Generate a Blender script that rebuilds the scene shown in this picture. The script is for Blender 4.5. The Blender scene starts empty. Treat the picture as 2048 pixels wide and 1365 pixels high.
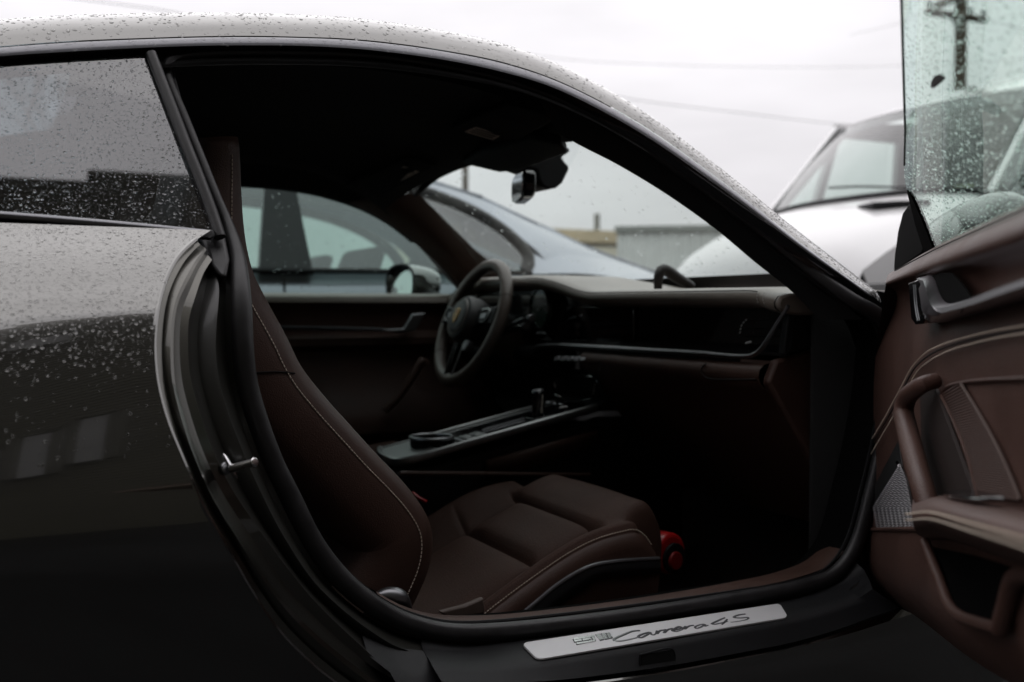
import bpy, bmesh, math, random
import numpy as np
from mathutils import Vector, Matrix
random.seed(7)
sc = bpy.context.scene
# ------------------------------------------------------------------ camera
CAMZ = 0.87
F = 35 / 36 * 2048
YAW, PITCH = math.radians(27), math.radians(-1.94)
C = Vector((0, 0, CAMZ))
RT = Vector((math.cos(YAW), -math.sin(YAW), 0))
FW = Vector((math.sin(YAW) * math.cos(PITCH), math.cos(YAW) * math.cos(PITCH), math.sin(PITCH)))
UP = RT.cross(FW)
cd = bpy.data.cameras.new("camera"); cam = bpy.data.objects.new("camera", cd)
sc.collection.objects.link(cam); sc.camera = cam
m3 = Matrix((RT, UP, -FW)).transposed()
cam.matrix_world = Matrix.Translation(C) @ m3.to_4x4()
cd.lens = 35; cd.sensor_width = 36; cd.clip_start = 0.05; cd.clip_end = 800
cd.dof.use_dof = True; cd.dof.focus_distance = 1.42; cd.dof.aperture_fstop = 3.7
# ------------------------------------------------------------------ world / light
SUN_EL, SUN_AZ = 62, 20
w = bpy.data.worlds.new("World"); sc.world = w; w.use_nodes = True
nt = w.node_tree; nt.nodes.clear()
def N(t, **k):
    n = nt.nodes.new(t)
    for a, b in k.items(): setattr(n, a, b)
    return n
L = lambda a, b: nt.links.new(a, b)
sky = N("ShaderNodeTexSky"); sky.sky_type = 'NISHITA'; sky.sun_disc = False
sky.sun_elevation = math.radians(SUN_EL); sky.sun_rotation = math.radians(SUN_AZ)
sky.dust_density = 6; sky.air_density = 1.0
hs = N("ShaderNodeHueSaturation"); hs.inputs['Saturation'].default_value = .10
hs.inputs['Value'].default_value = .55
L(sky.outputs[0], hs.inputs['Color'])
tc = N("ShaderNodeTexCoord"); sep = N("ShaderNodeSeparateXYZ"); L(tc.outputs['Generated'], sep.inputs[0])
mp = N("ShaderNodeMapping"); mp.inputs['Scale'].default_value = (2.2, 2.2, 9); L(tc.outputs['Generated'], mp.inputs[0])
nz = N("ShaderNodeTexNoise"); nz.inputs['Scale'].default_value = 1.6; nz.inputs['Detail'].default_value = 5
L(mp.outputs[0], nz.inputs['Vector'])
# overcast dome: luminance rises with the sine of the elevation
mx = N("ShaderNodeMath", operation='MAXIMUM'); L(sep.outputs['Z'], mx.inputs[0]); mx.inputs[1].default_value = 0
g = N("ShaderNodeMath", operation='MULTIPLY_ADD'); L(mx.outputs[0], g.inputs[0]); g.inputs[1].default_value = 9.5; g.inputs[2].default_value = 8.55
nr = N("ShaderNodeMapRange"); L(nz.outputs['Fac'], nr.inputs[0]); nr.inputs[1].default_value = .3; nr.inputs[2].default_value = .75; nr.inputs[3].default_value = .87; nr.inputs[4].default_value = 1.07
gm = N("ShaderNodeMath", operation='MULTIPLY'); L(g.outputs[0], gm.inputs[0]); L(nr.outputs[0], gm.inputs[1])
cl = N("ShaderNodeVectorMath", operation='SCALE'); cl.inputs[0].default_value = (1.0, .975, 1.012); L(gm.outputs[0], cl.inputs['Scale'])
mixs = N("ShaderNodeMix", data_type='RGBA'); mixs.inputs[0].default_value = .88
L(hs.outputs[0], mixs.inputs[6]); L(cl.outputs[0], mixs.inputs[7])
bg = N("ShaderNodeBackground"); bg.inputs[1].default_value = .1; L(mixs.outputs[2], bg.inputs[0])
wo = N("ShaderNodeOutputWorld"); L(bg.outputs[0], wo.inputs[0])
sd = bpy.data.lights.new("sun", 'SUN'); sd.energy = .5; sd.angle = math.radians(100); sd.color = (1, .97, .93)
so = bpy.data.objects.new("sun", sd); sc.collection.objects.link(so)
sv = Vector((math.sin(math.radians(SUN_AZ)) * math.cos(math.radians(SUN_EL)), math.cos(math.radians(SUN_AZ)) * math.cos(math.radians(SUN_EL)), math.sin(math.radians(SUN_EL))))
so.rotation_euler = sv.to_track_quat('Z', 'Y').to_euler(); so.location = (0, 4, 12)
vs = sc.view_settings; vs.view_transform = 'Standard'; vs.look = 'None'; vs.exposure = 0; vs.gamma = 1
cy = sc.cycles; cy.use_denoising = True; cy.max_bounces = 14; cy.transparent_max_bounces = 24; cy.transmission_bounces = 10
cy.glossy_bounces = 6; cy.diffuse_bounces = 4; cy.sample_clamp_indirect = 6; cy.caustics_refractive = False; cy.caustics_reflective = False
cy.use_adaptive_sampling = True; cy.adaptive_threshold = .015

# ------------------------------------------------------------------ pixel -> point on a real plane of the place
def ray(px, py): return FW + RT * ((px - 1024) / F) + UP * ((682.5 - py) / F)
def onpl(px, py, n, c):
    r = ray(px, py); n = Vector(n); t = (c - n.dot(C)) / n.dot(r); return C + r * t
def pY(px, py, Y): return onpl(px, py, (0, 1, 0), Y)
def pX(px, py, X): return onpl(px, py, (1, 0, 0), X)
def pZ(px, py, Z): return onpl(px, py, (0, 0, 1), Z)
GS, GB, BZ, YC = .52, 1.26, .90, 2.08          # greenhouse slope, belt Y, belt Z, car centre line
def pG(px, py, off=0): return onpl(px, py, (0, 1, -GS), GB - GS * BZ + off)                 # near greenhouse side
def pFar(px, py, off=0): return onpl(px, py, (0, 1, GS), 2 * YC - GB + GS * BZ - off)       # far greenhouse side
TH = math.radians(50); HB = Vector((1.33, 1.225, 0))
DA = Vector((-math.cos(TH), -math.sin(TH), 0)); DN = Vector((-math.sin(TH), math.cos(TH), 0))
def pD(px, py, n=0.): return onpl(px, py, DN, DN.dot(HB) + n)                               # open door's inner face
def pDG(px, py, n=-.035): return onpl(px, py, DN - Vector((0, 0, GS)), DN.dot(HB) + n - GS * .93)   # its window
def lerp(a, b, t): return a + (b - a) * t
def catmull(pts, n):
    """resample a polyline of vectors with a smooth spline at n points, even in arc length"""
    P = [Vector(p) for p in pts]
    if len(P) == 2: return [P[0].lerp(P[1], i / (n - 1)) for i in range(n)]
    Q = []
    for i in range(len(P) - 1):
        a = P[i - 1] if i else P[0] * 2 - P[1]; b, c = P[i], P[i + 1]
        d = P[i + 2] if i + 2 < len(P) else P[-1] * 2 - P[-2]
        t0 = 0; t1 = max(1e-6, (b - a).length) ** .5; t2 = t1 + max(1e-6, (c - b).length) ** .5; t3 = t2 + max(1e-6, (d - c).length) ** .5
        for k in range(10):
            t = t1 + (t2 - t1) * k / 10
            A1 = a * ((t1 - t) / (t1 - t0)) + b * ((t - t0) / (t1 - t0)); A2 = b * ((t2 - t) / (t2 - t1)) + c * ((t - t1) / (t2 - t1))
            A3 = c * ((t3 - t) / (t3 - t2)) + d * ((t - t2) / (t3 - t2))
            B1 = A1 * ((t2 - t) / (t2 - t0)) + A2 * ((t - t0) / (t2 - t0)); B2 = A2 * ((t3 - t) / (t3 - t1)) + A3 * ((t - t1) / (t3 - t1))
            Q.append(B1 * ((t2 - t) / (t2 - t1)) + B2 * ((t - t1) / (t2 - t1)))
    Q.append(P[-1])
    s = [0]
    for i in range(1, len(Q)): s.append(s[-1] + (Q[i] - Q[i - 1]).length)
    out = []; j = 0
    for i in range(n):
        t = s[-1] * i / (n - 1)
        while j < len(Q) - 2 and s[j + 1] < t: j += 1
        out.append(Q[j].lerp(Q[j + 1], min(1, max(0, (t - s[j]) / max(1e-9, s[j + 1] - s[j])))))
    return out
def spline1(xs, ys):
    """natural cubic spline y(x)"""
    xs = np.array(xs, float); ys = np.array(ys, float); n = len(xs); h = np.diff(xs)
    A = np.eye(n); b = np.zeros(n)
    for i in range(1, n - 1):
        A[i, i - 1] = h[i - 1]; A[i, i] = 2 * (h[i - 1] + h[i]); A[i, i + 1] = h[i]
        b[i] = 6 * ((ys[i + 1] - ys[i]) / h[i] - (ys[i] - ys[i - 1]) / h[i - 1])
    M = np.linalg.solve(A, b)
    def f(x):
        x = min(max(x, xs[0]), xs[-1]); i = min(max(int(np.searchsorted(xs, x)) - 1, 0), n - 2)
        a, c = xs[i + 1] - x, x - xs[i]
        return float((M[i] * a ** 3 + M[i + 1] * c ** 3) / (6 * h[i]) + (ys[i] / h[i] - M[i] * h[i] / 6) * a + (ys[i + 1] / h[i] - M[i + 1] * h[i] / 6) * c)
    return f
def sstep(a, b, x):
    t = min(1, max(0, (x - a) / (b - a))); return t * t * (3 - 2 * t)

# ------------------------------------------------------------------ shapes -> (verts, faces)
def g_grid(rows, close_u=False, close_v=False):
    nr, nc = len(rows), len(rows[0]); V = [tuple(p) for r in rows for p in r]; Fc = []
    for i in range(nr if close_u else nr - 1):
        for j in range(nc if close_v else nc - 1):
            a, b = i, (i + 1) % nr; c, d = j, (j + 1) % nc
            Fc.append((a * nc + c, a * nc + d, b * nc + d, b * nc + c))
    return V, Fc
def frames(pts, closed=False):
    n = len(pts); T = []
    for i in range(n):
        a = pts[(i - 1) % n] if closed or i else pts[0]; b = pts[(i + 1) % n] if closed or i < n - 1 else pts[-1]
        T.append((b - a).normalized())
    up = Vector((0, 0, 1)) if abs(T[0].z) < .9 else Vector((1, 0, 0)); out = []
    for t in T:
        s = t.cross(up)
        if s.length < 1e-6: s = t.orthogonal()
        s.normalize(); up = s.cross(t).normalized(); out.append((t, s, up))
    return out
def g_tube(pts, r, seg=10, closed=False, flat=1.0, axis=None, cap=True):
    pts = [Vector(p) for p in pts]; n = len(pts); rr = r if callable(r) else (lambda t: r); rows = []
    for i, (t, s, u) in enumerate(frames(pts, closed)):
        if axis is not None:
            a = Vector(axis); u = (a - t * a.dot(t))
            u.normalize(); s = t.cross(u)
        R = rr(i / max(1, n - 1))
        rows.append([pts[i] + (s * math.cos(k / seg * math.tau) + u * (math.sin(k / seg * math.tau) * flat)) * R for k in range(seg)])
    V, Fc = g_grid(rows, closed, True)
    if cap and not closed:
        Fc.append(tuple(range(seg - 1, -1, -1))); Fc.append(tuple(range((n - 1) * seg, n * seg)))
    return V, Fc
def g_poly(pts, vec):
    """a flat outline with thickness vec"""
    n = len(pts); vec = Vector(vec); V = [tuple(p) for p in pts] + [tuple(Vector(p) + vec) for p in pts]
    return V, [tuple(range(n)), tuple(range(2 * n - 1, n - 1, -1))] + [(i, (i + 1) % n, n + (i + 1) % n, n + i) for i in range(n)]
def g_box(c, s, M=None):
    V = []
    for x in (-.5, .5):
        for y in (-.5, .5):
            for z in (-.5, .5):
                v = Vector((x * s[0], y * s[1], z * s[2])); V.append(tuple(Vector(c) + (M @ v if M else v)))
    return V, [(0, 1, 3, 2), (4, 6, 7, 5), (0, 4, 5, 1), (2, 3, 7, 6), (0, 2, 6, 4), (1, 5, 7, 3)]
def g_cyl(c, axis, r, h, seg=24, r2=None):
    axis = Vector(axis).normalized(); c = Vector(c); a = axis.orthogonal().normalized(); b = axis.cross(a); r2 = r if r2 is None else r2
    V = []; 
    for R, z in ((r, 0), (r2, h)):
        for k in range(seg): V.append(tuple(c + axis * z + (a * math.cos(k / seg * math.tau) + b * math.sin(k / seg * math.tau)) * R))
    return V, [tuple(range(seg - 1, -1, -1)), tuple(range(seg, 2 * seg))] + [(i, (i + 1) % seg, seg + (i + 1) % seg, seg + i) for i in range(seg)]
COL = sc.collection
def mk(name, geo, mat, parent=None, smooth=True, bevel=0, label=None, kind=None, solid=0, angle=40, sub=0, segs=2):
    if isinstance(geo, tuple): geo = [geo]
    V = []; Fc = []
    for v, f in geo:
        o = len(V); V += [tuple(p) for p in v]; Fc += [tuple(i + o for i in q) for q in f]
    me = bpy.data.meshes.new(name); me.from_pydata(V, [], Fc); me.update()
    bm = bmesh.new(); bm.from_mesh(me)
    bmesh.ops.recalc_face_normals(bm, faces=bm.faces); bm.to_mesh(me); bm.free()
    me.materials.append(mat)
    if smooth:
        me.polygons.foreach_set("use_smooth", [True] * len(me.polygons))
        if angle and angle < 180: me.set_sharp_from_angle(angle=math.radians(angle))
    o = bpy.data.objects.new(name, me); COL.objects.link(o)
    if parent is not None: par(o, parent)
    if solid:
        md = o.modifiers.new("solid", 'SOLIDIFY'); md.thickness = solid; md.offset = 0
    if bevel:
        md = o.modifiers.new("bevel", 'BEVEL'); md.width = bevel; md.segments = segs; md.limit_method = 'ANGLE'; md.angle_limit = math.radians(35)
    if sub:
        md = o.modifiers.new("sub", 'SUBSURF'); md.levels = sub; md.render_levels = sub
    if label: o["label"] = label
    if kind: o["kind"] = kind
    return o
ORG = {}
def par(o, p):
    o.parent = p
    if p.name in ORG: o.matrix_parent_inverse = Matrix.Translation(-ORG[p.name])
def thing(name, loc, label, cat, group=None):
    o = bpy.data.objects.new(name, None); COL.objects.link(o); o.location = loc; o.empty_display_size = .2
    ORG[o.name] = Vector(loc); o["label"] = label; o["category"] = cat
    if group: o["group"] = group
    return o
def tag(o, label, cat, group=None):
    o["label"] = label; o["category"] = cat
    if group: o["group"] = group
    return o

# ------------------------------------------------------------------ materials
def mat(name, col, rough=.5, metal=0., coat=0., coat_rough=.03, bump=0., bscale=200., var=0., vscale=3., spec=.5, rvar=0., sheen=0.):
    m = bpy.data.materials.new(name); m.use_nodes = True; t = m.node_tree; b = t.nodes['Principled BSDF']
    b.inputs['Base Color'].default_value = (*col, 1); b.inputs['Roughness'].default_value = rough; b.inputs['Metallic'].default_value = metal
    b.inputs['Coat Weight'].default_value = coat; b.inputs['Coat Roughness'].default_value = coat_rough; b.inputs['Specular IOR Level'].default_value = spec
    if sheen: b.inputs['Sheen Weight'].default_value = sheen
    co = t.nodes.new("ShaderNodeTexCoord")
    if var or rvar:
        n = t.nodes.new("ShaderNodeTexNoise"); n.inputs['Scale'].default_value = vscale; n.inputs['Detail'].default_value = 6; n.inputs['Roughness'].default_value = .65
        t.links.new(co.outputs['Object'], n.inputs['Vector'])
        if var:
            r = t.nodes.new("ShaderNodeMapRange"); r.inputs[1].default_value = .3; r.inputs[2].default_value = .7; r.inputs[3].default_value = 1 - var; r.inputs[4].default_value = 1 + var
            t.links.new(n.outputs['Fac'], r.inputs[0]); s = t.nodes.new("ShaderNodeVectorMath"); s.operation = 'SCALE'; s.inputs[0].default_value = col
            t.links.new(r.outputs[0], s.inputs['Scale']); t.links.new(s.outputs[0], b.inputs['Base Color'])
        if rvar:
            r = t.nodes.new("ShaderNodeMapRange"); r.inputs[1].default_value = .3; r.inputs[2].default_value = .7; r.inputs[3].default_value = max(0, rough - rvar); r.inputs[4].default_value = rough + rvar
            t.links.new(n.outputs['Fac'], r.inputs[0]); t.links.new(r.outputs[0], b.inputs['Roughness'])
    if bump:
        v = t.nodes.new("ShaderNodeTexVoronoi"); v.inputs['Scale'].default_value = bscale; t.links.new(co.outputs['Object'], v.inputs['Vector'])
        bp = t.nodes.new("ShaderNodeBump"); bp.inputs['Strength'].default_value = bump; bp.inputs['Distance'].default_value = .001
        t.links.new(v.outputs['Distance'], bp.inputs['Height']); t.links.new(bp.outputs[0], b.inputs['Normal'])
    return m
def glassmat(name, tint, refl=1.0, body=None, bodyfac=0.):
    """a thin sheet of tinted glass: passes the view straight through and mirrors by Fresnel"""
    m = bpy.data.materials.new(name); m.use_nodes = True; t = m.node_tree; t.nodes.clear()
    tr = t.nodes.new("ShaderNodeBsdfTransparent"); tr.inputs[0].default_value = (*tint, 1)
    gl = t.nodes.new("ShaderNodeBsdfGlossy"); gl.inputs['Roughness'].default_value = .0; gl.inputs[0].default_value = (1, 1, 1, 1)
    fr = t.nodes.new("ShaderNodeFresnel"); ge = t.nodes.new("ShaderNodeNewGeometry"); io = t.nodes.new("ShaderNodeMath"); io.operation = 'MULTIPLY_ADD'
    io.inputs[1].default_value = 1 / 1.5 - 1.5; io.inputs[2].default_value = 1.5; t.links.new(ge.outputs['Backfacing'], io.inputs[0]); t.links.new(io.outputs[0], fr.inputs[0])   # same air-to-glass step from both sides
    mu = t.nodes.new("ShaderNodeMath"); mu.operation = 'MULTIPLY'; mu.inputs[1].default_value = 1.8 * refl; mu.use_clamp = True; t.links.new(fr.outputs[0], mu.inputs[0])
    mx = t.nodes.new("ShaderNodeMixShader"); t.links.new(mu.outputs[0], mx.inputs[0]); t.links.new(tr.outputs[0], mx.inputs[1]); t.links.new(gl.outputs[0], mx.inputs[2])
    o = t.nodes.new("ShaderNodeOutputMaterial"); t.links.new(mx.outputs[0], o.inputs[0]); return m
def watermat():
    m = bpy.data.materials.new("water_drops"); m.use_nodes = True; b = m.node_tree.nodes['Principled BSDF']
    b.inputs['Base Color'].default_value = (1, 1, 1, 1); b.inputs['Roughness'].default_value = 0; b.inputs['Transmission Weight'].default_value = 1; b.inputs['IOR'].default_value = 1.33
    return m
PAINT = mat("car_paint", (.118, .116, .109), .12, metal=1., coat=1., coat_rough=.008)
PAINT.node_tree.nodes["Principled BSDF"].inputs["Coat IOR"].default_value = 1.8
SEAL = mat("rubber_seal", (.016, .015, .016), .42, bump=.12, bscale=900, var=.35, vscale=30, rvar=.1)
BLACKG = mat("black_gloss", (.006, .006, .007), .12, coat=.5)
BLACKP = mat("black_plastic", (.008, .008, .009), .5, bump=.25, bscale=1500, var=.25, vscale=12, spec=.28)
VOID = mat("matt_black", (.0025, .0025, .0025), .9, spec=.05)
HEAD = mat("headliner_cloth", (.004, .004, .004), .95, bump=.2, bscale=1500)
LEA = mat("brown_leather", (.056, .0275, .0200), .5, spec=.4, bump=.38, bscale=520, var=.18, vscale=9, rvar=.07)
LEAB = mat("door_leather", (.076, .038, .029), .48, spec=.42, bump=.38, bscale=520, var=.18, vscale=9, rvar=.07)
LEAP = mat("perforated_leather", (.060, .0305, .0225), .6, spec=.2, bump=.75, bscale=420, var=.15, vscale=8)
LEAD = mat("lit_leather", (.22, .188, .160), .34, bump=.2, bscale=1100, var=.12, vscale=7)  # brown leather made pale: daylight and sheen put into the colour
CARP = mat("carpet", (.022, .013, .010), .95, bump=.8, bscale=700, var=.3, vscale=40)
THREAD = mat("thread", (.62, .52, .43), .7)
CHROME = mat("chrome", (.75, .74, .74), .06, metal=1.)
ALU = mat("brushed_aluminium", (.66, .65, .66), .5, metal=.35, rvar=.06, vscale=60)
DALU = mat("dark_aluminium", (.22, .22, .23), .36, metal=1., rvar=.05, vscale=40)
ETCH = mat("etched_letters", (.07, .07, .075), .45, metal=.4)
ETCHL = mat("polished_letters", (.66, .67, .66), .22, metal=1.)
WATER = watermat()
GQ = glassmat("quarter_glass", (.34, .37, .38), 1.75)
GR_ = glassmat("rear_glass", (.40, .50, .54), .8)
GW = glassmat("windscreen_glass", (.80, .87, .845), .55)
GD = glassmat("door_glass", (.71, .86, .79), .5)
GF = glassmat("far_glass", (.50, .62, .585), .5)
RED = mat("red_paint", (.48, .010, .012), .35, coat=.3)
MIRR = mat("mirror", (.85, .86, .86), .02, metal=1.)
LABELM = mat("paper_label", (.88, .84, .76), .8, var=.25, vscale=120)

# ------------------------------------------------------------------ water drops on any grid of points
def drops(name, rows, count, parent, ref, rmin, rmax, keep=None, flat=.42, pw=2.6, seg=8, drip=.15):
    quads = []; area = []
    for i in range(len(rows) - 1):
        for j in range(len(rows[0]) - 1):
            a, b, c, d = rows[i][j], rows[i][j + 1], rows[i + 1][j + 1], rows[i + 1][j]
            quads.append((a, b, c, d)); area.append((b - a).cross(d - a).length)
    idx = random.choices(range(len(quads)), area, k=count * 3); hashg = {}; out = []; ref = Vector(ref)
    for q in idx:
        if len(out) >= count: break
        a, b, c, d = quads[q]; u, v = random.random(), random.random()
        p = (a * (1 - u) + b * u) * (1 - v) + (d * (1 - u) + c * u) * v
        if keep and not keep(p): continue
        r = rmin + (rmax - rmin) * random.random() ** pw
        key = (int(p.x / rmax / 2), int(p.y / rmax / 2), int(p.z / rmax / 2)); bad = False
        for dx in (-1, 0, 1):
            for dy in (-1, 0, 1):
                for dz in (-1, 0, 1):
                    for (q2, r2) in hashg.get((key[0] + dx, key[1] + dy, key[2] + dz), ()):
                        if (q2 - p).length < (r + r2) * 1.08: bad = True
        if bad: continue
        hashg.setdefault(key, []).append((p, r)); n = (b - a).cross(d - a).normalized()
        if n.dot(ref) < 0: n = -n
        out.append((p, n, r))
    V = []; Fc = []; RG = 3
    for p, n, r in out:
        dn = Vector((0, 0, -1)); dn = dn - n * dn.dot(n)
        dn = dn.normalized() if dn.length > .05 else n.orthogonal().normalized()
        sd_ = n.cross(dn); o = len(V); el = 1 + random.uniform(-.12, .3); ph = random.random() * 6; wob = random.uniform(0, .12)
        h = r * flat * random.uniform(.8, 1.15)
        for k in range(RG):
            f = k / RG; rad = math.cos(f * math.pi / 2); hz = math.sin(f * math.pi / 2)
            for s in range(seg):
                th = s / seg * math.tau; rr = r * rad * (1 + wob * math.sin(2 * th + ph))
                V.append(tuple(p + sd_ * (math.cos(th) * rr * el) + dn * (math.sin(th) * rr / el + drip * h * (hz)) + n * (hz * h - .0001)))
        V.append(tuple(p + n * h + dn * drip * h))
        for k in range(RG - 1):
            for s in range(seg):
                a, b = o + k * seg + s, o + k * seg + (s + 1) % seg; Fc.append((b, a, a + seg, b + seg))
        for s in range(seg): Fc.append((o + (RG - 1) * seg + (s + 1) % seg, o + (RG - 1) * seg + s, o + RG * seg))
        Fc.append(tuple(o + s for s in range(seg)))
    me = bpy.data.meshes.new(name); me.from_pydata(V, [], Fc); me.polygons.foreach_set("use_smooth", [len(f) < 5 for f in Fc]); me.materials.append(WATER)
    ob = bpy.data.objects.new(name, me); COL.objects.link(ob); par(ob, parent); ob["kind"] = "stuff"
    return ob
def stitches(name, pts, parent, step=.0055, ln=.0036, r=.00075, m=None, off=(0, 0, 0)):
    L_ = sum((Vector(pts[i + 1]) - Vector(pts[i])).length for i in range(len(pts) - 1)); n = max(2, int(L_ / step)); P = catmull(pts, n * 3); G = []; off = Vector(off)
    for i in range(0, len(P) - 3, 3):
        a = P[i] + off; b = a + (P[i + 2] - P[i]).normalized() * ln
        if (b - a).length > 1e-5: G.append(g_tube([a, b], r, 4))
    return mk(name, G, m or THREAD, parent, smooth=False, kind="stuff")

#@@SETTING
# ================================================================== SETTING
ASPH = mat("asphalt", (.018, .018, .0185), .6, spec=.25, bump=.6, bscale=120, var=.35, vscale=.9, rvar=.25)
gnd = mk("ground", ([(-120, -60, 0), (260, -60, 0), (260, 320, 0), (-120, 320, 0)], [(0, 1, 2, 3)]), ASPH, smooth=False, kind="structure")

#@@CAR
# ================================================================== THE CAR
car = thing("sports_car", (.7, YC, 0), "dark grey wet coupe with its passenger door wide open and brown leather interior", "car")
# --- side surface of the rear quarter: Y as a function of X, Z
_prof = spline1([.20, .30, .40, .50, .60, .70, .80, .85, .88, .92, .95, .97], [1.200, 1.170, 1.150, 1.137, 1.130, 1.136, 1.161, 1.181, 1.1975, 1.230, 1.262, 1.284])
def S(X, Z):
    hip = .105 * sstep(.50, -.65, X) * math.exp(-((Z - .66) / .19) ** 2)
    return _prof(Z) - hip
def pS(px, py, off=0.):
    Y = 1.15
    for _ in range(12):
        p = pY(px, py, Y); Y = S(p.x, p.z) + off
    return pY(px, py, Y)
def Yseal(Z):
    a = 1.245; b = GB + GS * (Z - BZ) + .03
    return lerp(a, b, sstep(.80, .98, Z))
def pSeal(px, py, off=0.):
    Y = 1.25
    for _ in range(12):
        p = pY(px, py, Y); Y = Yseal(p.z) + off
    return pY(px, py, Y)
# --- traced lines of the body
G_ = [(-420, 138), (-200, 112), (0, 93), (150, 82), (300, 76), (400, 73), (500, 72), (600, 74), (700, 78), (800, 88), (900, 103), (1000, 123), (1100, 155), (1200, 202), (1300, 260), (1400, 330), (1500, 405), (1600, 485), (1700, 560), (1762, 606)]
M2_ = [(-420, 160), (-200, 132), (0, 113), (150, 103), (285, 96), (400, 92), (500, 91), (600, 92), (700, 97), (800, 107), (900, 122), (1000, 143), (1100, 173), (1200, 220), (1300, 278), (1400, 347), (1500, 420), (1600, 495), (1690, 558), (1740, 592)]
NR = 150
Rgap = catmull([pG(x, y) for x, y in G_], NR)
Rlow = catmull([pG(x, y, -.004) for x, y in M2_], NR)
def rail_at_x(X):
    for i in range(NR - 1):
        if Rgap[i].x <= X <= Rgap[i + 1].x: return Rgap[i].lerp(Rgap[i + 1], (X - Rgap[i].x) / (Rgap[i + 1].x - Rgap[i].x))
    return Rgap[0] if X < Rgap[0].x else Rgap[-1]
# roof: cross-sections from the near rail over the crown to the far rail
XH = .97
sec = [(0, 0), (.006, .010), (.014, .020), (.028, .033), (.048, .044), (.075, .053), (.11, .060), (.16, .067), (.24, .075), (.36, .082), (.50, .086), (.62, .087)]
def section(p, b, fwd=0., narrow=1.):
    half = YC - p.y; row = []
    for (y, z) in sec:
        yy = y if y < .2 else .2 + (y - .2) * (half - .2) / (.62 - .2)
        t = min(1, yy / half); row.append(Vector((p.x + fwd * (1 - (1 - t) ** 2), p.y + yy, p.z + z * b)))
    far = [Vector((q.x, 2 * YC - q.y, q.z)) for q in reversed(row[:-1])]
    return row + far
roof_rows = []
for p in Rgap:
    if p.x > XH + .001: break
    roof_rows.append(section(p, 1.0, .10 * sstep(-.2, XH, p.x)))
XR = .098
ri = next(i for i, r in enumerate(roof_rows) if r[0].x > XR)
r_front = roof_rows[ri:]; r_back = roof_rows[:ri + 1]
roof = mk("roof", g_grid(r_front), PAINT, car, angle=180)
mk("roof_side", g_grid([r[:8] for r in r_back]), PAINT, car, angle=180); mk("roof_side", g_grid([r[-8:] for r in r_back]), PAINT, car, angle=180)
mk("rear_glass", g_grid([[v - Vector((0, 0, .003)) for v in r[7:-7]] for r in r_back]), GR_, car, angle=180)
# tail behind the cabin
tail = [roof_rows[0]]
for X, zt_, hw_, ze in ((-.62, 1.24, .66, 1.06), (-.95, 1.09, .74, .95), (-1.3, .95, .78, .86), (-1.6, .84, .72, .72), (-1.72, .62, .66, .50)):
    tail.append([Vector((X, YC + hw_ * (2 * k / (len(roof_rows[0]) - 1) - 1), ze + (zt_ - ze) * (1 - abs(2 * k / (len(roof_rows[0]) - 1) - 1) ** 2.5))) for k in range(len(roof_rows[0]))])
mk("tail_panel", g_grid(tail), PAINT, car, angle=180)
mk("tail_side", g_grid([[a[0], Vector((a[0].x, 1.262 if i < 3 else 1.30, .955 - .05 * max(0, i - 2)))] for i, a in enumerate(tail)]), PAINT, car, angle=180)
# windscreen pillar skins and the glass between them
pil = [p for p in Rgap if p.x > XH - .012]
np_ = len(pil); ws_rows = []; sk_rows = []
for i, p in enumerate(pil):
    t = i / (np_ - 1); row = section(p, lerp(1, .55, t), lerp(.10, .30, t))
    sk_rows.append(row[:5]); ws_rows.append([v - Vector((0, 0, .004)) for v in row[4:-4]])
sk_far = [[Vector((v.x, 2 * YC - v.y, v.z)) for v in r] for r in sk_rows]
mk("pillar_skin", g_grid(sk_rows), PAINT, car, angle=180); mk("pillar_skin", g_grid(sk_far), PAINT, car, angle=180)
wsc = mk("windscreen", g_grid(ws_rows), GW, car, angle=180)
mk("windscreen_border", g_grid([[v + Vector((-.002, 0, -.003)) for v in r] for r in ws_rows[-5:]]), mat("screen_border", (.02, .02, .02), .6), car, angle=180)
# rail moulding, gap and black frame band
mould = [[a.lerp(b, k) + Vector((0, -.0018 * math.sin(math.pi * k), .0012 * math.sin(math.pi * k))) for k in (.22, .34, .5, .68, .85, 1.)] for a, b in zip(Rgap, Rlow)]
MOULD = mat("moulding", (.13, .13, .14), .28, metal=1., coat=.8, coat_rough=.05)
mk("roof_moulding", g_grid(mould), MOULD, car, angle=180)
mk("roof_gap", g_grid([[a + Vector((0, .004, 0)), a.lerp(b, .3) + Vector((0, .008, -.001))] for a, b in zip(Rgap, Rlow)]), BLACKP, car)
far_rail = [Vector((a.x, 2 * YC - a.y, a.z)) for a in Rgap]
mk("far_moulding", g_tube(far_rail, .009, 8), MOULD, car)
# --- door seal loop
SEALPX = [(1790, 700), (1780, 800), (1762, 900), (1738, 1000), (1716, 1080), (1692, 1125), (1660, 1155), (1600, 1176), (1496, 1196), (1309, 1227), (1150, 1249), (1000, 1264), (927, 1267), (870, 1262), (802, 1242), (740, 1207), (682, 1158), (628, 1088), (580, 993), (546, 925), (515, 842), (494, 768), (486, 700), (482, 600), (474, 510), (456, 450), (430, 387), (400, 312), (370, 238), (346, 180), (334, 145), (337, 124), (355, 112), (400, 107), (500, 104), (600, 105), (700, 108), (800, 118), (900, 134), (1000, 157), (1100, 191), (1200, 240), (1300, 303), (1400, 373), (1500, 447), (1600, 525), (1700, 598), (1765, 640)]
seal3 = catmull([pSeal(x, y) for x, y in SEALPX] + [pSeal(*SEALPX[0])], 260)[:-1]
def seal_r(t):
    z = seal3[min(259 - 1, int(t * 258))].z
    return lerp(.0135, .0065, sstep(.86, 1.02, z))
mk("door_seal", g_tube(seal3, seal_r, 14, closed=True, flat=.8, axis=(0, 1, 0)), SEAL, car)
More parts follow.
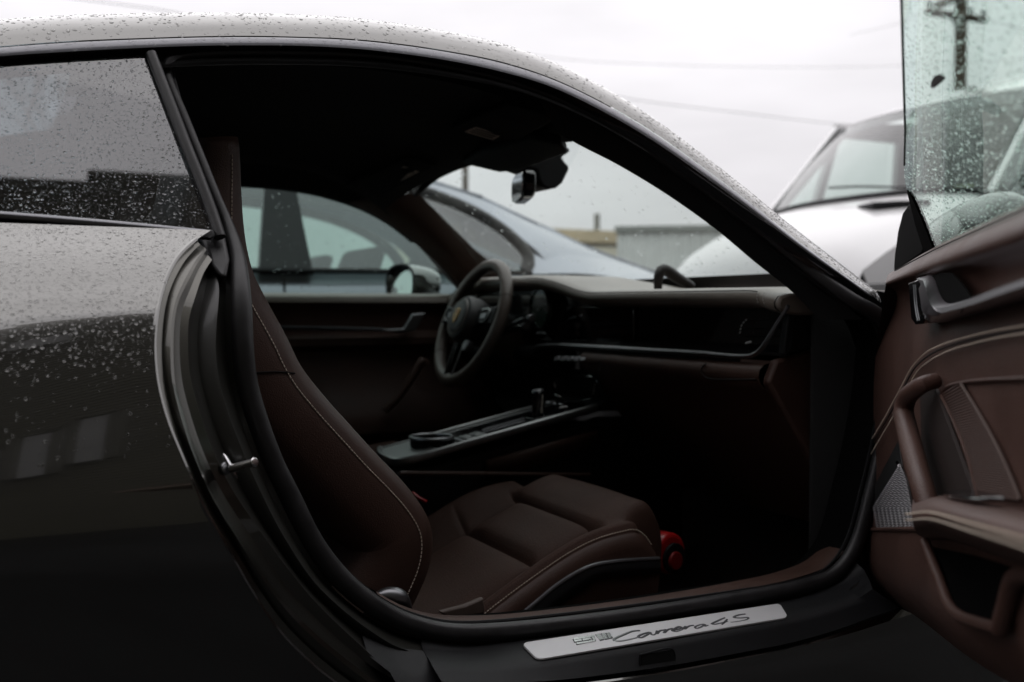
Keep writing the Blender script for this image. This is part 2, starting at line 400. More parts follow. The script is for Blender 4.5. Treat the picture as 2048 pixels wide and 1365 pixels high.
mk("seal_lip", g_tube([p + Vector((0, .012, 0)) + (Vector((.78, p.y, .75)) - p).normalized() * seal_r(i / 258) * .95 for i, p in enumerate(seal3)], .0026, 6, closed=True), BLACKP, car)
# inner reveal behind the seal, all round
ctr = Vector((.80, 0, .78))
def inward(p, d): 
    v = ctr - Vector((p.x, 0, p.z)); return Vector((p.x, p.y, p.z)) + v.normalized() * d
rev = [[p + Vector((0, .004, 0)), inward(p, .004) + Vector((0, .03, 0)), inward(p, .0) + Vector((0, .09, 0))] for p in seal3]
mk("door_reveal", g_grid(rev, close_u=True), VOID, car)
# --- black frame band over the glass and round the aperture (rail lower edge -> seal)
top_px = [(-420, 178), (-200, 152), (0, 133), (150, 121), (285, 112), (335, 112), (400, 104), (500, 101), (600, 102), (700, 105), (800, 114), (900, 131), (1000, 154), (1100, 188), (1200, 237), (1300, 299), (1400, 369), (1500, 443), (1600, 521), (1690, 580), (1732, 606)]
band_b = catmull([pG(x, y, .012) for x, y in top_px], NR)
mk("window_frame", g_grid([[a, a.lerp(b, .35) + Vector((0, .003, 0)), b + Vector((0, .002, 0))] for a, b in zip(Rlow, band_b)]), BLACKG, car)
# --- quarter window
qt = catmull([pG(x, y, .008) for x, y in [(-420, 176), (-200, 151), (0, 132), (150, 120), (287, 111)]], 40)
qb = catmull([pG(x, y, .008) for x, y in [(-420, 400), (-200, 412), (0, 426), (200, 442), (432, 462)]], 40)
q_rows = [[a.lerp(b, k / 12) for k in range(13)] for a, b in zip(qt, qb)]
mk("quarter_window", g_grid(q_rows), GQ, car, angle=180)
mk("belt_moulding", g_tube(catmull([pG(x, y, -.003) for x, y in [(-420, 406), (-200, 420), (0, 434), (200, 450), (418, 470)]], 40), .0065, 10, flat=.75, axis=(0, 1, 0)), MOULD, car)
mk("pillar_trim", g_tube(catmull([pG(x, y, .002) for x, y in [(302, 108), (322, 160), (346, 222), (372, 290), (398, 355), (424, 425), (440, 475)]], 40), .0075, 10), SEAL, car)
mk("pillar_cover", g_grid([[a, a.lerp(b, .5) + Vector((0, .012, 0)), b] for a, b in zip(catmull([pG(x, y, .006) for x, y in [(292, 106), (345, 222), (398, 355), (436, 470)]], 20), catmull([pG(x, y, .03) for x, y in [(340, 116), (376, 238), (434, 387), (474, 490)]], 20))]), BLACKP, car)
# --- rear quarter panel
edge_px = [(392, 480), (372, 497), (353, 518), (333, 555), (318, 604), (310, 657), (308, 702), (314, 768), (333, 842), (366, 924), (400, 1005), (435, 1067), (497, 1176), (552, 1258), (617, 1325), (664, 1363), (760, 1425), (900, 1490)]
edge3 = catmull([pS(x, y) for x, y in edge_px], 120)
ez = [p.z for p in edge3]; ex = [p.x for p in edge3]
def XE(Z): return float(np.interp(-Z, [-z for z in ez], ex))
q_z = [float(np.interp(k / 90, [0, 1], [.966, min(ez)])) for k in range(91)]
belt_x = pG(418, 470).x
qp_rows = []
for z in q_z:
    xe = XE(z) if z < ez[0] else lerp(ex[0], belt_x, (z - ez[0]) / max(1e-6, .966 - ez[0]))
    qp_rows.append([Vector((lerp(-.75, xe, (k / 40)), S(lerp(-.75, xe, k / 40), z), z)) for k in range(41)])
qp = mk("quarter_panel", g_grid(qp_rows), PAINT, car, angle=180)
# --- door shut: lip, ridges and recess behind the panel's edge
l2 = catmull([pS(x, y, .012) for x, y in [(413, 500), (396, 525), (378, 559), (357, 604), (349, 645), (347, 702), (351, 768), (366, 830), (390, 903), (427, 990), (488, 1088), (564, 1199), (634, 1270), (708, 1331), (752, 1363), (840, 1410), (960, 1450)]], 120)
l3 = catmull([pS(x, y, .035) for x, y in [(424, 520), (408, 545), (392, 590), (378, 640), (376, 686), (380, 748), (398, 821), (424, 897), (462, 975), (520, 1062), (603, 1172), (652, 1226), (712, 1283), (757, 1322), (800, 1345), (880, 1372), (980, 1400)]], 120)
l4 = catmull([pS(x, y, .060) for x, y in [(432, 540), (438, 580), (436, 616), (433, 650), (432, 702), (440, 768), (458, 830), (484, 900), (516, 972), (560, 1060), (625, 1160), (680, 1215), (735, 1258), (790, 1292), (835, 1308), (900, 1330), (990, 1350)]], 120)
l5 = [pSeal(0, 0)] * 0
l5 = catmull([pSeal(x, y, -.002) for x, y in [(462, 520), (466, 560), (464, 616), (466, 660), (468, 702), (476, 768), (497, 842), (530, 932), (560, 1003), (606, 1090), (656, 1166), (722, 1225), (781, 1260), (830, 1276), (857, 1282), (927, 1291), (1010, 1290)]], 120)
in_e = [p + Vector((.003, .010, -.001)) for p in edge3]
mk("panel_edge", g_tube([p + Vector((0, .003, 0)) for p in edge3], .0035, 8), PAINT, car)
def rnd(a, b, c=.5, h=0.): return a.lerp(b, c) + Vector((0, h, 0))
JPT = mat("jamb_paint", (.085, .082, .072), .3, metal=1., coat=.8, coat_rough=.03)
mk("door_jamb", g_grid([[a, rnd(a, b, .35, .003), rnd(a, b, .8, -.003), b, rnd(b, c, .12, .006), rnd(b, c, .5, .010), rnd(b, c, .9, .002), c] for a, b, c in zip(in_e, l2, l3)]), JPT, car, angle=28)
JIN = mat("jamb_paint_shaded", (.016, .0155, .013), .38, coat=.35, coat_rough=.12, var=.2, vscale=15)  # body paint darkened: the seal's shade is put into the colour
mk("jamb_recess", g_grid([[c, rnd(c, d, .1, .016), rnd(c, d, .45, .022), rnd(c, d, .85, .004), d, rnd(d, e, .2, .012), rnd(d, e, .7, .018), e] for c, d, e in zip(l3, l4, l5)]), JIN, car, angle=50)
# corner cap where window seal meets the jamb
cap = [pSeal(x, y, -.012) for x, y in [(398, 474), (430, 462), (452, 470), (462, 520), (455, 560), (436, 552), (420, 530), (412, 503)]]
mk("pillar_cap", g_poly(cap, (0, .035, 0)), SEAL, car, bevel=.006, segs=3)
mk("window_clip", g_poly([pG(x, y, -.012) for x, y in [(396, 462), (428, 458), (432, 472), (424, 480), (398, 478)]], (0, .015, 0)), BLACKP, car, bevel=.003)
# striker
stp = catmull([pS(x, y, .036) for x, y in [(446, 908), (454, 924), (464, 942), (474, 958)]], 16)
strk = mk("door_striker", g_tube(stp, lambda t: .002 + .004 * math.sin(math.pi * t) ** .6, 10, flat=.6), CHROME, car)
a = pS(462, 938, .03); b = pS(511, 924, -.004)
mk("pin", g_tube([a, a.lerp(b, .5), b], .0054, 16), CHROME, strk, bevel=.0012)
mk("base", g_cyl(a + Vector((-.006, .004, 0)), (b - a), .0075, .004, 20), DALU, strk, bevel=.0015)
# --- sill
s1 = catmull([pSeal(x, y, -.004) for x, y in [(845, 1279), (927, 1290), (1000, 1286), (1150, 1268), (1309, 1246), (1450, 1224), (1543, 1208), (1640, 1182), (1690, 1150), (1712, 1120)]], 60)
s2 = catmull([pY(x, y, 1.222) for x, y in [(846, 1300), (930, 1305), (1042, 1288), (1150, 1272), (1309, 1249), (1450, 1227), (1557, 1211), (1650, 1188), (1705, 1164), (1728, 1140)]], 60)
s3 = catmull([pY(x, y, 1.165) for x, y in [(866, 1335), (960, 1338), (1074, 1326), (1200, 1306), (1330, 1284), (1450, 1262), (1574, 1240), (1660, 1218), (1720, 1195), (1745, 1178)]], 60)
s4 = catmull([pY(x, y, 1.145) for x, y in [(884, 1364), (980, 1366), (1100, 1362), (1240, 1346), (1350, 1330), (1480, 1306), (1590, 1284), (1680, 1258), (1740, 1236), (1800, 1216)]], 60)
s5 = catmull([pY(x, y, 1.143) for x, y in [(930, 1420), (1000, 1415), (1100, 1400), (1240, 1376), (1350, 1358), (1480, 1332), (1600, 1305), (1690, 1284), (1760, 1266), (1850, 1240)]], 60)
s6 = catmull([pY(x, y, 1.15) for x, y in [(930, 1560), (1000, 1555), (1100, 1540), (1240, 1516), (1350, 1498), (1480, 1472), (1600, 1440), (1690, 1420), (1800, 1398), (1950, 1360)]], 60)
sill = mk("sill_cover", g_grid([[a, rnd(a, b, .5, .006), b, rnd(b, c, .5, -.002), c, rnd(c, d, .3, .0), d, d + Vector((0, .012, -.006))] for a, b, c, d in zip(s1, s2, s3, s4)]), BLACKP, car, angle=60)
mk("rocker", g_grid([[d + Vector((0, .012, -.004)), rnd(d, e, .15, .008), rnd(d, e, .5, .0), e, rnd(e, f, .3, -.006), f] for d, e, f in zip(s4, s5, s6)]), PAINT, car, angle=30)
mk("rocker_jamb", g_grid([[a, b, c, d] for a, b, c, d in zip(catmull([pY(x, y, 1.21) for x, y in [(722, 1262), (790, 1294), (846, 1302)]], 12), catmull([pY(x, y, 1.18) for x, y in [(735, 1310), (800, 1335), (866, 1337)]], 12), catmull([pY(x, y, 1.165) for x, y in [(780, 1345), (830, 1358), (884, 1366)]], 12), catmull([pY(x, y, 1.15) for x, y in [(800, 1380), (850, 1400), (930, 1420)]], 12))]), BLACKP, car, angle=180)
# sill plate
PLQ = [pY(1042, 1292, 1.218), pY(1559, 1212, 1.218), pY(1576, 1240, 1.167), pY(1074, 1325, 1.167)]
pln = (PLQ[1] - PLQ[0]).cross(PLQ[3] - PLQ[0]).normalized()
if pln.z < 0: pln = -pln
def plate(u, v, h=0.): return (PLQ[0].lerp(PLQ[1], u)).lerp(PLQ[3].lerp(PLQ[2], u), v) + pln * h
def rounded(u0, u1, v0, v1, ru, rv, n=6):
    o = []
    for cu, cv, a0 in ((u1 - ru, v0 + rv, -90), (u1 - ru, v1 - rv, 0), (u0 + ru, v1 - rv, 90), (u0 + ru, v0 + rv, 180)):
        for k in range(n + 1):
            t = math.radians(a0 + 90 * k / n); o.append((cu + ru * math.cos(t), cv + rv * math.sin(t)))
    return o
spl = mk("sill_plate", g_poly([plate(u, v, .001) for u, v in rounded(0, 1, 0, 1, .022, .2)], pln * .0035), ALU, car, bevel=.0008, angle=30)
# lettering: strokes in plate coordinates traced from the photograph's pixels
def ppx(px, py, h=.0048): 
    q = onpl(px, py, pln, pln.dot(PLQ[0])); return q + pln * h
zx = lambda x, y: (1120 + x * 480 / 2048, 1200 + y * 480 / 2048)
def strokes(name, lines, wid, m):
    G = []
    for ln in lines:
        P = catmull([ppx(*zx(x, y)) for x, y in ln], max(6, 6 * len(ln))); rows = []
        for i, p in enumerate(P):
            t = (P[min(i + 1, len(P) - 1)] - P[max(i - 1, 0)]).normalized(); s = pln.cross(t); k = i / (len(P) - 1); wd = wid * (.55 + .45 * math.sin(math.pi * min(1, max(0, k * .9 + .05))))
            rows.append([p - s * wd, p - s * wd * .6 + pln * .0009, p + s * wd * .6 + pln * .0009, p + s * wd])
        G.append(g_grid(rows))
    return mk(name, G, m, spl, kind="stuff")
strokes("lettering", [
    [(760, 305), (720, 315), (672, 335), (668, 350), (690, 352), (735, 330), (770, 308), (775, 322), (792, 330), (815, 318)],
    [(815, 318), (828, 292), (824, 320), (850, 292), (886, 286)], [(884, 288), (900, 282), (884, 312), (920, 282), (958, 272)],
    [(958, 290), (1000, 282), (1035, 264), (1015, 258), (975, 275), (955, 292), (985, 300), (1040, 284)], [(1040, 284), (1070, 254), (1060, 280), (1100, 252), (1140, 246)],
    [(1225, 236), (1190, 242), (1150, 262), (1160, 274), (1200, 262), (1236, 238), (1232, 256), (1262, 246)],
    [(1404, 180), (1345, 206), (1292, 236), (1310, 239), (1360, 230), (1428, 214)], [(1424, 194), (1404, 218), (1376, 244)],
    [(1578, 148), (1510, 160), (1480, 178), (1530, 184), (1605, 180), (1590, 198), (1520, 214), (1452, 222)]], .0025, ETCH)
strokes("lettering", [[(680, 290), (620, 295), (540, 325), (460, 365), (470, 382), (540, 378), (640, 356), (668, 348)]], .0024, mat("satin_letters", (.30, .31, .31), .3, metal=.9))
def bars(lines):
    G = []
    for q in lines:
        c_ = (sum(p[0] for p in q) / 4, sum(p[1] for p in q) / 4)
        G.append(g_poly([ppx(*zx(c_[0] + (x - c_[0]) * 1.0 + math.copysign(5, x - c_[0]), c_[1] + (y - c_[1]) + math.copysign(4, y - c_[1])), .0044) for x, y in q], pln * .0003))
    mk("numeral_outline", G, ETCH, spl, smooth=False, kind="stuff"); G = []
    for q in lines: G.append(g_poly([ppx(*zx(x, y), .0045) for x, y in q], pln * .0012))
    return mk("numerals", G, ETCHL, spl, smooth=False, kind="stuff")
bars([[(108, 358), (280, 330), (288, 345), (116, 373)], [(116, 376), (180, 366), (184, 380), (124, 390)], [(188, 364), (256, 352), (262, 368), (192, 380)], [(136, 398), (296, 372), (300, 384), (144, 410)], [(268, 350), (288, 346), (300, 370), (280, 374)],
      [(300, 326), (332, 320), (372, 366), (338, 374)], [(345, 318), (376, 313), (408, 360), (378, 366)], [(388, 312), (418, 310), (446, 350), (414, 360)]])
# latch hole in the sill cover
hole = [(1280, 1310), (1344, 1299), (1350, 1316), (1342, 1330), (1285, 1338), (1279, 1324)]
mk("latch_pocket", g_poly([pY(x, y, 1.150) for x, y in hole], (0, -.0015, 0)), mat("hole", (.001, .001, .001), 1.), sill, bevel=.001)
mk("latch_rim", g_tube(catmull([pY(x, y, 1.149) for x, y in hole + [hole[0]]], 40), .0013, 6), BLACKP, sill)
# front sill corner: polished paint end below the hinge
mk("sill_end", g_grid([[pY(1728, 1150, 1.215), pY(1740, 1165, 1.20), pY(1775, 1200, 1.19)], [pY(1690, 1182, 1.205), pY(1718, 1205, 1.185), pY(1762, 1218, 1.175)], [pY(1700, 1198, 1.185), pY(1722, 1226, 1.165), pY(1758, 1238, 1.155)]]), PAINT, car, sub=2, solid=.004)
# sill carpet and leather ledge inside
c1 = catmull([pSeal(x, y, .012) for x, y in [(757, 1192), (790, 1212), (822, 1228), (883, 1245), (1000, 1247), (1150, 1232), (1309, 1210), (1496, 1177), (1600, 1154), (1660, 1130), (1690, 1105)]], 50)
c2 = [p + Vector((0, .036, .002)) for p in c1]; c3 = [p + Vector((0, .058, -.006)) for p in c1]; c4 = [p + Vector((0, .085, -.20)) for p in c1]
mk("sill_ledge", g_grid([[a, a.lerp(b, .3) + Vector((0, 0, .003)), b, c, d] for a, b, c, d in zip(c1, c2, c3, c4)]), LEA, car, angle=60)
#@@INTERIOR
# ------------------------------------------------------------------ cabin shell
hl_rows = []
XS = [-.80 + 1.77 * i / 40 for i in range(41)]
far_edge = []
for X in XS:
    r = rail_at_x(X); yn = r.y + .05; half = YC - yn; row = []
    for k in range(25):
        t = -1 + 2 * k / 24; row.append(Vector((X + .03 * (1 - t * t) * sstep(.5, 1.02, X), YC + t * half, r.z - .022 + .062 * (1 - abs(t) ** 3))))
    hl_rows.append(row); far_edge.append(row[-1])
hi = next(i for i, X in enumerate(XS) if X > XR - .01); h_back = hl_rows[:hi + 1]
head = mk("headliner", g_grid(hl_rows[hi:]), HEAD, car, solid=.01)
mk("rear_pillar_trim", g_grid([r[:2] for r in h_back]), HEAD, car, solid=.01); mk("rear_pillar_trim", g_grid([r[-2:] for r in h_back]), HEAD, car, solid=.01)
near_in = [r[0] for r in hl_rows]
mk("cant_rail_trim", g_grid([[a, a + Vector((0, -.03, -.004)), a + Vector((0, -.055, -.02))] for a in near_in]), HEAD, car)
fc = catmull([pFar(x, y, .02) for x, y in [(120, 384), (300, 374), (400, 371), (490, 372), (560, 377), (640, 390), (720, 415), (780, 446), (830, 484)]], 41)
ok = [i for i in range(41) if XS[i] > -.1]
fe = catmull([far_edge[i] for i in ok], 41)
mk("far_cant_trim", g_grid([[a, a.lerp(b, .5) + Vector((0, .012, 0)), b, b + Vector((0, .03, -.002))] for a, b in zip(fe, fc)]), HEAD, car)
mk("far_rear_trim", g_poly([pFar(x, y, .02) for x, y in [(-700, 392), (-200, 388), (125, 384), (125, 300), (-200, 300), (-700, 300)]], (0, .02, .03)), HEAD, car)
# far windscreen pillar trim in brown leather
fw = catmull([pFar(x, y, .03) for x, y in [(700, 404), (760, 434), (800, 460), (860, 508), (912, 560), (940, 600)]], 24)
fe2 = catmull([pFar(x, y, .075) for x, y in [(836, 386), (868, 418), (900, 450), (960, 508), (1024, 556), (1075, 596)]], 24)
mk("far_pillar_trim", g_grid([[a + Vector((0, .02, 0)), a, a.lerp(b, .3) + Vector((-.004, -.018, 0)), a.lerp(b, .38) + Vector((-.006, -.022, 0)), a.lerp(b, .7) + Vector((-.002, -.018, 0)), b, b + Vector((.02, .03, -.01))] for a, b in zip(fw, fe2)]), LEA, car, angle=30)
mk("header_trim", g_tube(catmull([pFar(832, 388, .075), pY(850, 371, 2.50), pY(870, 355, 2.45), pY(900, 340, 2.35), pY(935, 326, 2.25), pY(1010, 303, 2.02), pY(1115, 279, 1.75), pY(1239, 262, 1.50)], 30), .009, 8), HEAD, car)
# near windscreen pillar trim
ni = catmull([pG(x, y, .085) for x, y in [(1118, 268), (1165, 294), (1230, 327), (1330, 387), (1430, 458), (1510, 525), (1582, 582), (1640, 640)]], 30)
no = catmull([pG(x, y, .035) for x, y in [(1080, 190), (1140, 216), (1210, 250), (1310, 315), (1410, 385), (1510, 460), (1610, 540), (1725, 640)]], 30)
mk("near_pillar_trim", g_grid([[a, a.lerp(b, .3) + Vector((0, .008, 0)), a.lerp(b, .7) + Vector((0, .004, 0)), b, b + Vector((.03, .02, .004))] for a, b in zip(no, ni)]), HEAD, car)
# floor, bulkheads, tunnel
mk("cabin_floor", g_grid([[Vector((x, y, .2 if x < 1.5 else .2 + (x - 1.5) * .6)) for x in (-.8, 0, .6, 1.2, 1.5, 1.9)] for y in (1.30, 1.7, 2.08, 2.5, 2.86)]), CARP, car, solid=.02)
mk("firewall", g_grid([[Vector((1.78, y, z)) for y in (1.2, 2.08, 2.96)] for z in (.15, .5, .88)]), CARP, car, solid=.02)
mk("rear_bulkhead", g_grid([[Vector((-.72, y, z)) for y in (1.25, 2.08, 2.9)] for z in (.15, .7, 1.3)]), CARP, car, solid=.02)
mk("rear_shelf", g_grid([[Vector((x, y, z)) for x, z in ((-.72, .86), (-.2, .84), (-.05, .80), (.0, .35))] for y in (1.36, 2.08, 2.8)]), CARP, car)
mk("kick_panel", g_grid([[Vector((x, 1.355, z)) for x in (1.30, 1.5, 1.78)] for z in (.2, .5, .89)]), HEAD, car, solid=.01)
# ------------------------------------------------------------------ dashboard
def hump(Y): return .040 * sstep(1.98, 2.26, Y) * (1 - sstep(2.62, 2.82, Y))
Ys = [1.365 + (2.82 - 1.365) * i / 60 for i in range(61)]
def endt(Y): return -.012 * (1 - sstep(1.365, 1.43, Y))
dash = mk("dashboard", g_grid([[Vector((x - .02 * sstep(2.1, 2.3, Y) * (1 - sstep(2.7, 2.82, Y)) * (x < 1.3), Y, z + hump(Y) * (1 if x < 1.5 else .2) + endt(Y) - .006 * (2.08 - Y))) for x, z in ((1.262, .872), (1.232, .876), (1.219, .885), (1.217, .896), (1.226, .906), (1.245, .911), (1.30, .912), (1.45, .911), (1.76, .900))] for Y in Ys]), LEAD, car, angle=180)
mk("dash_cap", g_poly([Vector((x, 1.366, z + endt(1.366) - .006 * (2.08 - 1.366))) for x, z in ((1.262, .872), (1.232, .876), (1.219, .885), (1.217, .896), (1.226, .906), (1.245, .911), (1.30, .912), (1.45, .911), (1.70, .900), (1.70, .872))], (0, -.012, 0)), LEAD, dash, bevel=.005)
mk("dash_seam", g_tube(catmull([Vector((1.2205 - .02 * sstep(2.1, 2.3, Y) * (1 - sstep(2.7, 2.82, Y)), Y, .9045 + hump(Y) + endt(Y) - .006 * (2.08 - Y))) for Y in Ys[2:]], 80), .0012, 5), mat("seam", (.01, .007, .006), .9), dash)
stitches("stitching", [Vector((x, 1.408, z)) for x, z in ((1.2195, .878), (1.2165, .887), (1.2185, .8955), (1.2255, .902))], dash, m=mat("white_thread", (.75, .72, .68), .6), off=(-.001, 0, 0))
stitches("stitching", [Vector((x, 1.392, z)) for x, z in ((1.2195, .876), (1.2165, .885), (1.2185, .8935), (1.2255, .900))], dash, m=bpy.data.materials["white_thread"], off=(-.001, 0, 0))
mk("fascia", g_grid([[Vector((x, Y, z + (hump(Y) if z > .8 else 0))) for x, z in ((1.262, .873), (1.262, .80), (1.245, .782))] for Y in Ys]), BLACKG, dash)
strip_px = [(1068, 699), (1082, 693), (1110, 691), (1200, 695), (1300, 701), (1400, 707), (1478, 713), (1508, 710), (1526, 694), (1550, 655), (1577, 612)]
mk("trim_strip", g_tube(catmull([pX(x, y, 1.222) for x, y in strip_px], 60), lambda t: .0075 if t < .72 else lerp(.0075, .004, (t - .72) / .28), 10, flat=.8), DALU, dash)
mk("trim_strip", g_tube(catmull([pX(x, y + 7, 1.226) for x, y in strip_px[:7]], 50), .004, 8), BLACKP, dash)
low = [(1.250, .772), (1.222, .766), (1.212, .757), (1.210, .744), (1.216, .730), (1.232, .718), (1.30, .64), (1.40, .52), (1.50, .42)]
gb_rows = [[Vector((x, Y, z)) for x, z in low] for Y in [1.395 + (2.02 - 1.395) * i / 20 for i in range(21)]]
gl = mk("glove_box", g_grid(gb_rows), LEA, dash, angle=60)
mk("lid_seam", g_tube(catmull([pX(x, y, 1.211) for x, y in [(1412, 727), (1403, 738), (1404, 748), (1416, 757), (1460, 759), (1512, 759)]], 30), .0013, 6), BLACKP, dash)
mk("lid_seam", g_tube([pX(1200, 722, 1.21), pX(1198, 742, 1.21)], .0012, 6), BLACKP, dash)
mk("knee_panel", g_grid([[Vector((x + .02, Y, z)) for x, z in low] for Y in [2.25 + .55 * i / 12 for i in range(13)]]), BLACKP, dash)
mk("dash_end", g_poly([Vector((x, 1.375, z)) for x, z in ((1.235, .775), (1.36, .80), (1.46, .80), (1.55, .42), (1.46, .40), (1.215, .735))], (0, .02, 0)), LEA, dash, bevel=.006)
mk("dash_side", g_poly([Vector((x, 1.37, z)) for x, z in ((1.245, .785), (1.34, .80), (1.70, .89), (1.30, .895), (1.26, .873))], (0, .015, 0)), BLACKP, dash, bevel=.003)
# side vent with slats
for k in range(4):
    a = pX(1488 + k * 3, 690 - k * 16, 1.250); b = pX(1545 + k * 7, 690 - k * 17, 1.250)
    mk("vent_slat", g_tube([a, b], .0022, 6, flat=.5), BLACKG, dash)
mk("vent_dial", [g_tube([pX(x, y, 1.246), pX(x + 2, y - 3, 1.246)], .0011, 5) for x, y in [(1479, 667), (1480, 660), (1482, 653), (1486, 647), (1491, 642)]], mat("dial_ticks", (.7, .7, .7), .5), dash, kind="stuff")
mk("vent_knob", g_tube([pX(1492, 687, 1.245), pX(1502, 684, 1.245)], .002, 8), ALU, dash)
# centre screen and instruments
mk("centre_screen", g_poly([Vector((1.252, y, z)) for y, z in ((1.86, .795), (2.16, .795), (2.16, .872), (1.86, .872))], (.006, 0, 0)), mat("screen_glass", (.004, .004, .005), .06, coat=1), dash, bevel=.002)
binn = mk("instrument_binnacle", g_poly([Vector((1.258, y, z)) for y, z in ((2.20, .79), (2.72, .79), (2.74, .88), (2.66, .925), (2.30, .925), (2.20, .90))], (.006, 0, 0)), mat("binnacle", (.003, .003, .003), .3), dash)
mk("cluster_screen", g_poly([Vector((1.246, y, z)) for y, z in ((2.34, .80), (2.66, .80), (2.66, .905), (2.34, .905))], (.006, 0, 0)), mat("cluster_glass", (.012, .014, .016), .15, coat=1), dash, bevel=.003)
gc = pX(1079, 618, 1.236)
mk("gauge", g_cyl(gc, (1, 0, 0), .050, .012, 36), mat("gauge_reflection", (.035, .075, .055), .08, coat=1), dash, bevel=.002)  # greenish window reflection painted into the glass colour
mk("gauge_ring", g_tube([gc + Vector((-.002, math.cos(k / 40 * math.tau) * .051, math.sin(k / 40 * math.tau) * .051)) for k in range(40)], .0035, 6, closed=True), BLACKG, dash)
mk("gauge_needle", g_tube([gc + Vector((-.003, 0, -.004)), gc + Vector((-.003, -.008, .003))], .0022, 6), mat("needle", (.8, .85, .82), .4), dash)
mk("gauge_dial", [g_tube([gc + Vector((-.0025, math.cos(a) * .040, math.sin(a) * .040)), gc + Vector((-.0025, math.cos(a) * .046, math.sin(a) * .046))], .0008, 4) for a in [math.radians(-40 + 26 * k) for k in range(11)]], mat("dial_green", (.25, .5, .38), .5), dash, kind="stuff")
# toggle switches below the strip
for k in range(5):
    x = 1106 + k * 13
    mk("toggle_switch", g_poly([pX(x, 722, 1.205), pX(x + 9, 722, 1.205), pX(x + 13, 714, 1.212), pX(x + 4, 714, 1.212)], (.008, 0, .003)), DALU, dash, bevel=.001)
# centre stack and lower vent
mk("centre_stack", g_grid([[Vector((x, y, z)) for x, z in ((1.232, .72), (1.245, .70), (1.262, .65), (1.235, .628))] for y in (1.99, 2.04, 2.12, 2.18)]), BLACKP, dash)
vnt = mk("lower_vent", g_tube(catmull([pX(x, y, 1.225) for x, y in [(1104, 757), (1190, 757), (1196, 770), (1190, 792), (1108, 788), (1102, 772), (1104, 757)]], 40), .0022, 6), BLACKG, dash)
for k in range(3): mk("vent_blade", g_tube([pX(1110, 764 + k * 8, 1.232), pX(1188, 766 + k * 8, 1.232)], .002, 6, flat=.6), BLACKP, vnt)
mk("vent_ticks", [g_tube([pX(1190 - k, 768 + 6 * k, 1.222), pX(1189 - k, 771 + 6 * k, 1.222)], .0011, 5) for k in range(4)], bpy.data.materials["dial_ticks"], vnt, kind="stuff")
mk("vent_knob", g_tube([pX(1109, 766, 1.222), pX(1110, 776, 1.222)], .0022, 6), DALU, vnt)
mk("screen_bracket", g_tube(catmull([pX(x, y, 1.232) for x, y in [(1072, 667), (1090, 667), (1095, 673), (1095, 692)]], 16), .0014, 6), DALU, dash)
# ------------------------------------------------------------------ steering wheel
wc = pY(944, 645, 2.45); wt = math.radians(22)
wn = Vector((-math.cos(wt), 0, math.sin(wt))); wu = Vector((math.sin(wt), 0, math.cos(wt))); wr = Vector((0, -1, 0))
def wp(a, b, h=0.): return wc + wr * a + wu * b + wn * h
RIML = mat("wheel_leather", (.115, .092, .078), .38, bump=.2, bscale=1000)
R0 = .1665
wheel = mk("steering_wheel", g_tube([wp(R0 * math.cos(k / 72 * math.tau), R0 * math.sin(k / 72 * math.tau)) for k in range(72)], .0182, 16, closed=True, flat=.92), RIML, car)
SEAM = bpy.data.materials["seam"]
for ang in (25, 155, -35, 215):
    t = math.radians(ang); c0 = wp(R0 * math.cos(t), R0 * math.sin(t)); e1 = (wr * math.cos(t) + wu * math.sin(t))
    mk("rim_seam", g_tube([c0 + (e1 * math.cos(k / 20 * math.tau) + wn * math.sin(k / 20 * math.tau) * .92) * .0183 for k in range(20)], .0008, 5, closed=True), SEAM, wheel)
hub = []
for r, h in ((.001, .050), (.040, .050), (.047, .047), (.050, .043), (.052, .043), (.060, .040), (.066, .030), (.068, .0), (.060, -.03)):
    hub.append([wp(r * 1.0 * math.cos(k / 40 * math.tau), r * .98 * math.sin(k / 40 * math.tau), h) for k in range(40)])
mk("hub_cover", g_grid(hub, False, True), mat("hub_leather", (.034, .033, .034), .5, bump=.2, bscale=1200), wheel, angle=30)
mk("hub_ring", g_tube([wp(.0505 * math.cos(k / 40 * math.tau), .0495 * math.sin(k / 40 * math.tau), .0445) for k in range(40)], .0022, 6, closed=True), RIML, wheel)
for s in (-1, 1):
    mk("spoke", g_poly([wp(s * x, y, .004) for x, y in ((.055, .028), (.10, .036), (.162, .040), (.160, -.012), (.10, -.006), (.055, -.03))], wn * .016), BLACKP, wheel, bevel=.005)
    mk("spoke_trim", g_tube(catmull([wp(s * x, y, .022) for x, y in ((.08, .026), (.13, .029), (.138, .02), (.132, -.002), (.085, -.006))], 24), .003, 6), BLACKG, wheel)
    mk("spoke_button", g_poly([wp(s * x, y, .020) for x, y in ((.088, .018), (.125, .020), (.122, .002), (.090, .0))], wn * .004), DALU, wheel, bevel=.002)
    mk("lower_spoke", g_poly([wp(s * x, y, .002) for x, y in ((.010, -.055), (.030, -.055), (.026, -.165), (.012, -.165))], wn * .012), BLACKG, wheel, bevel=.003)
    mk("spoke_edge", g_tube([wp(s * .030, -.06, .014), wp(s * .026, -.160, .014)], .0018, 6), DALU, wheel)
mk("mode_dial", g_cyl(wp(.055, -.072, .0), wn, .016, .022, 20), DALU, wheel, bevel=.002)
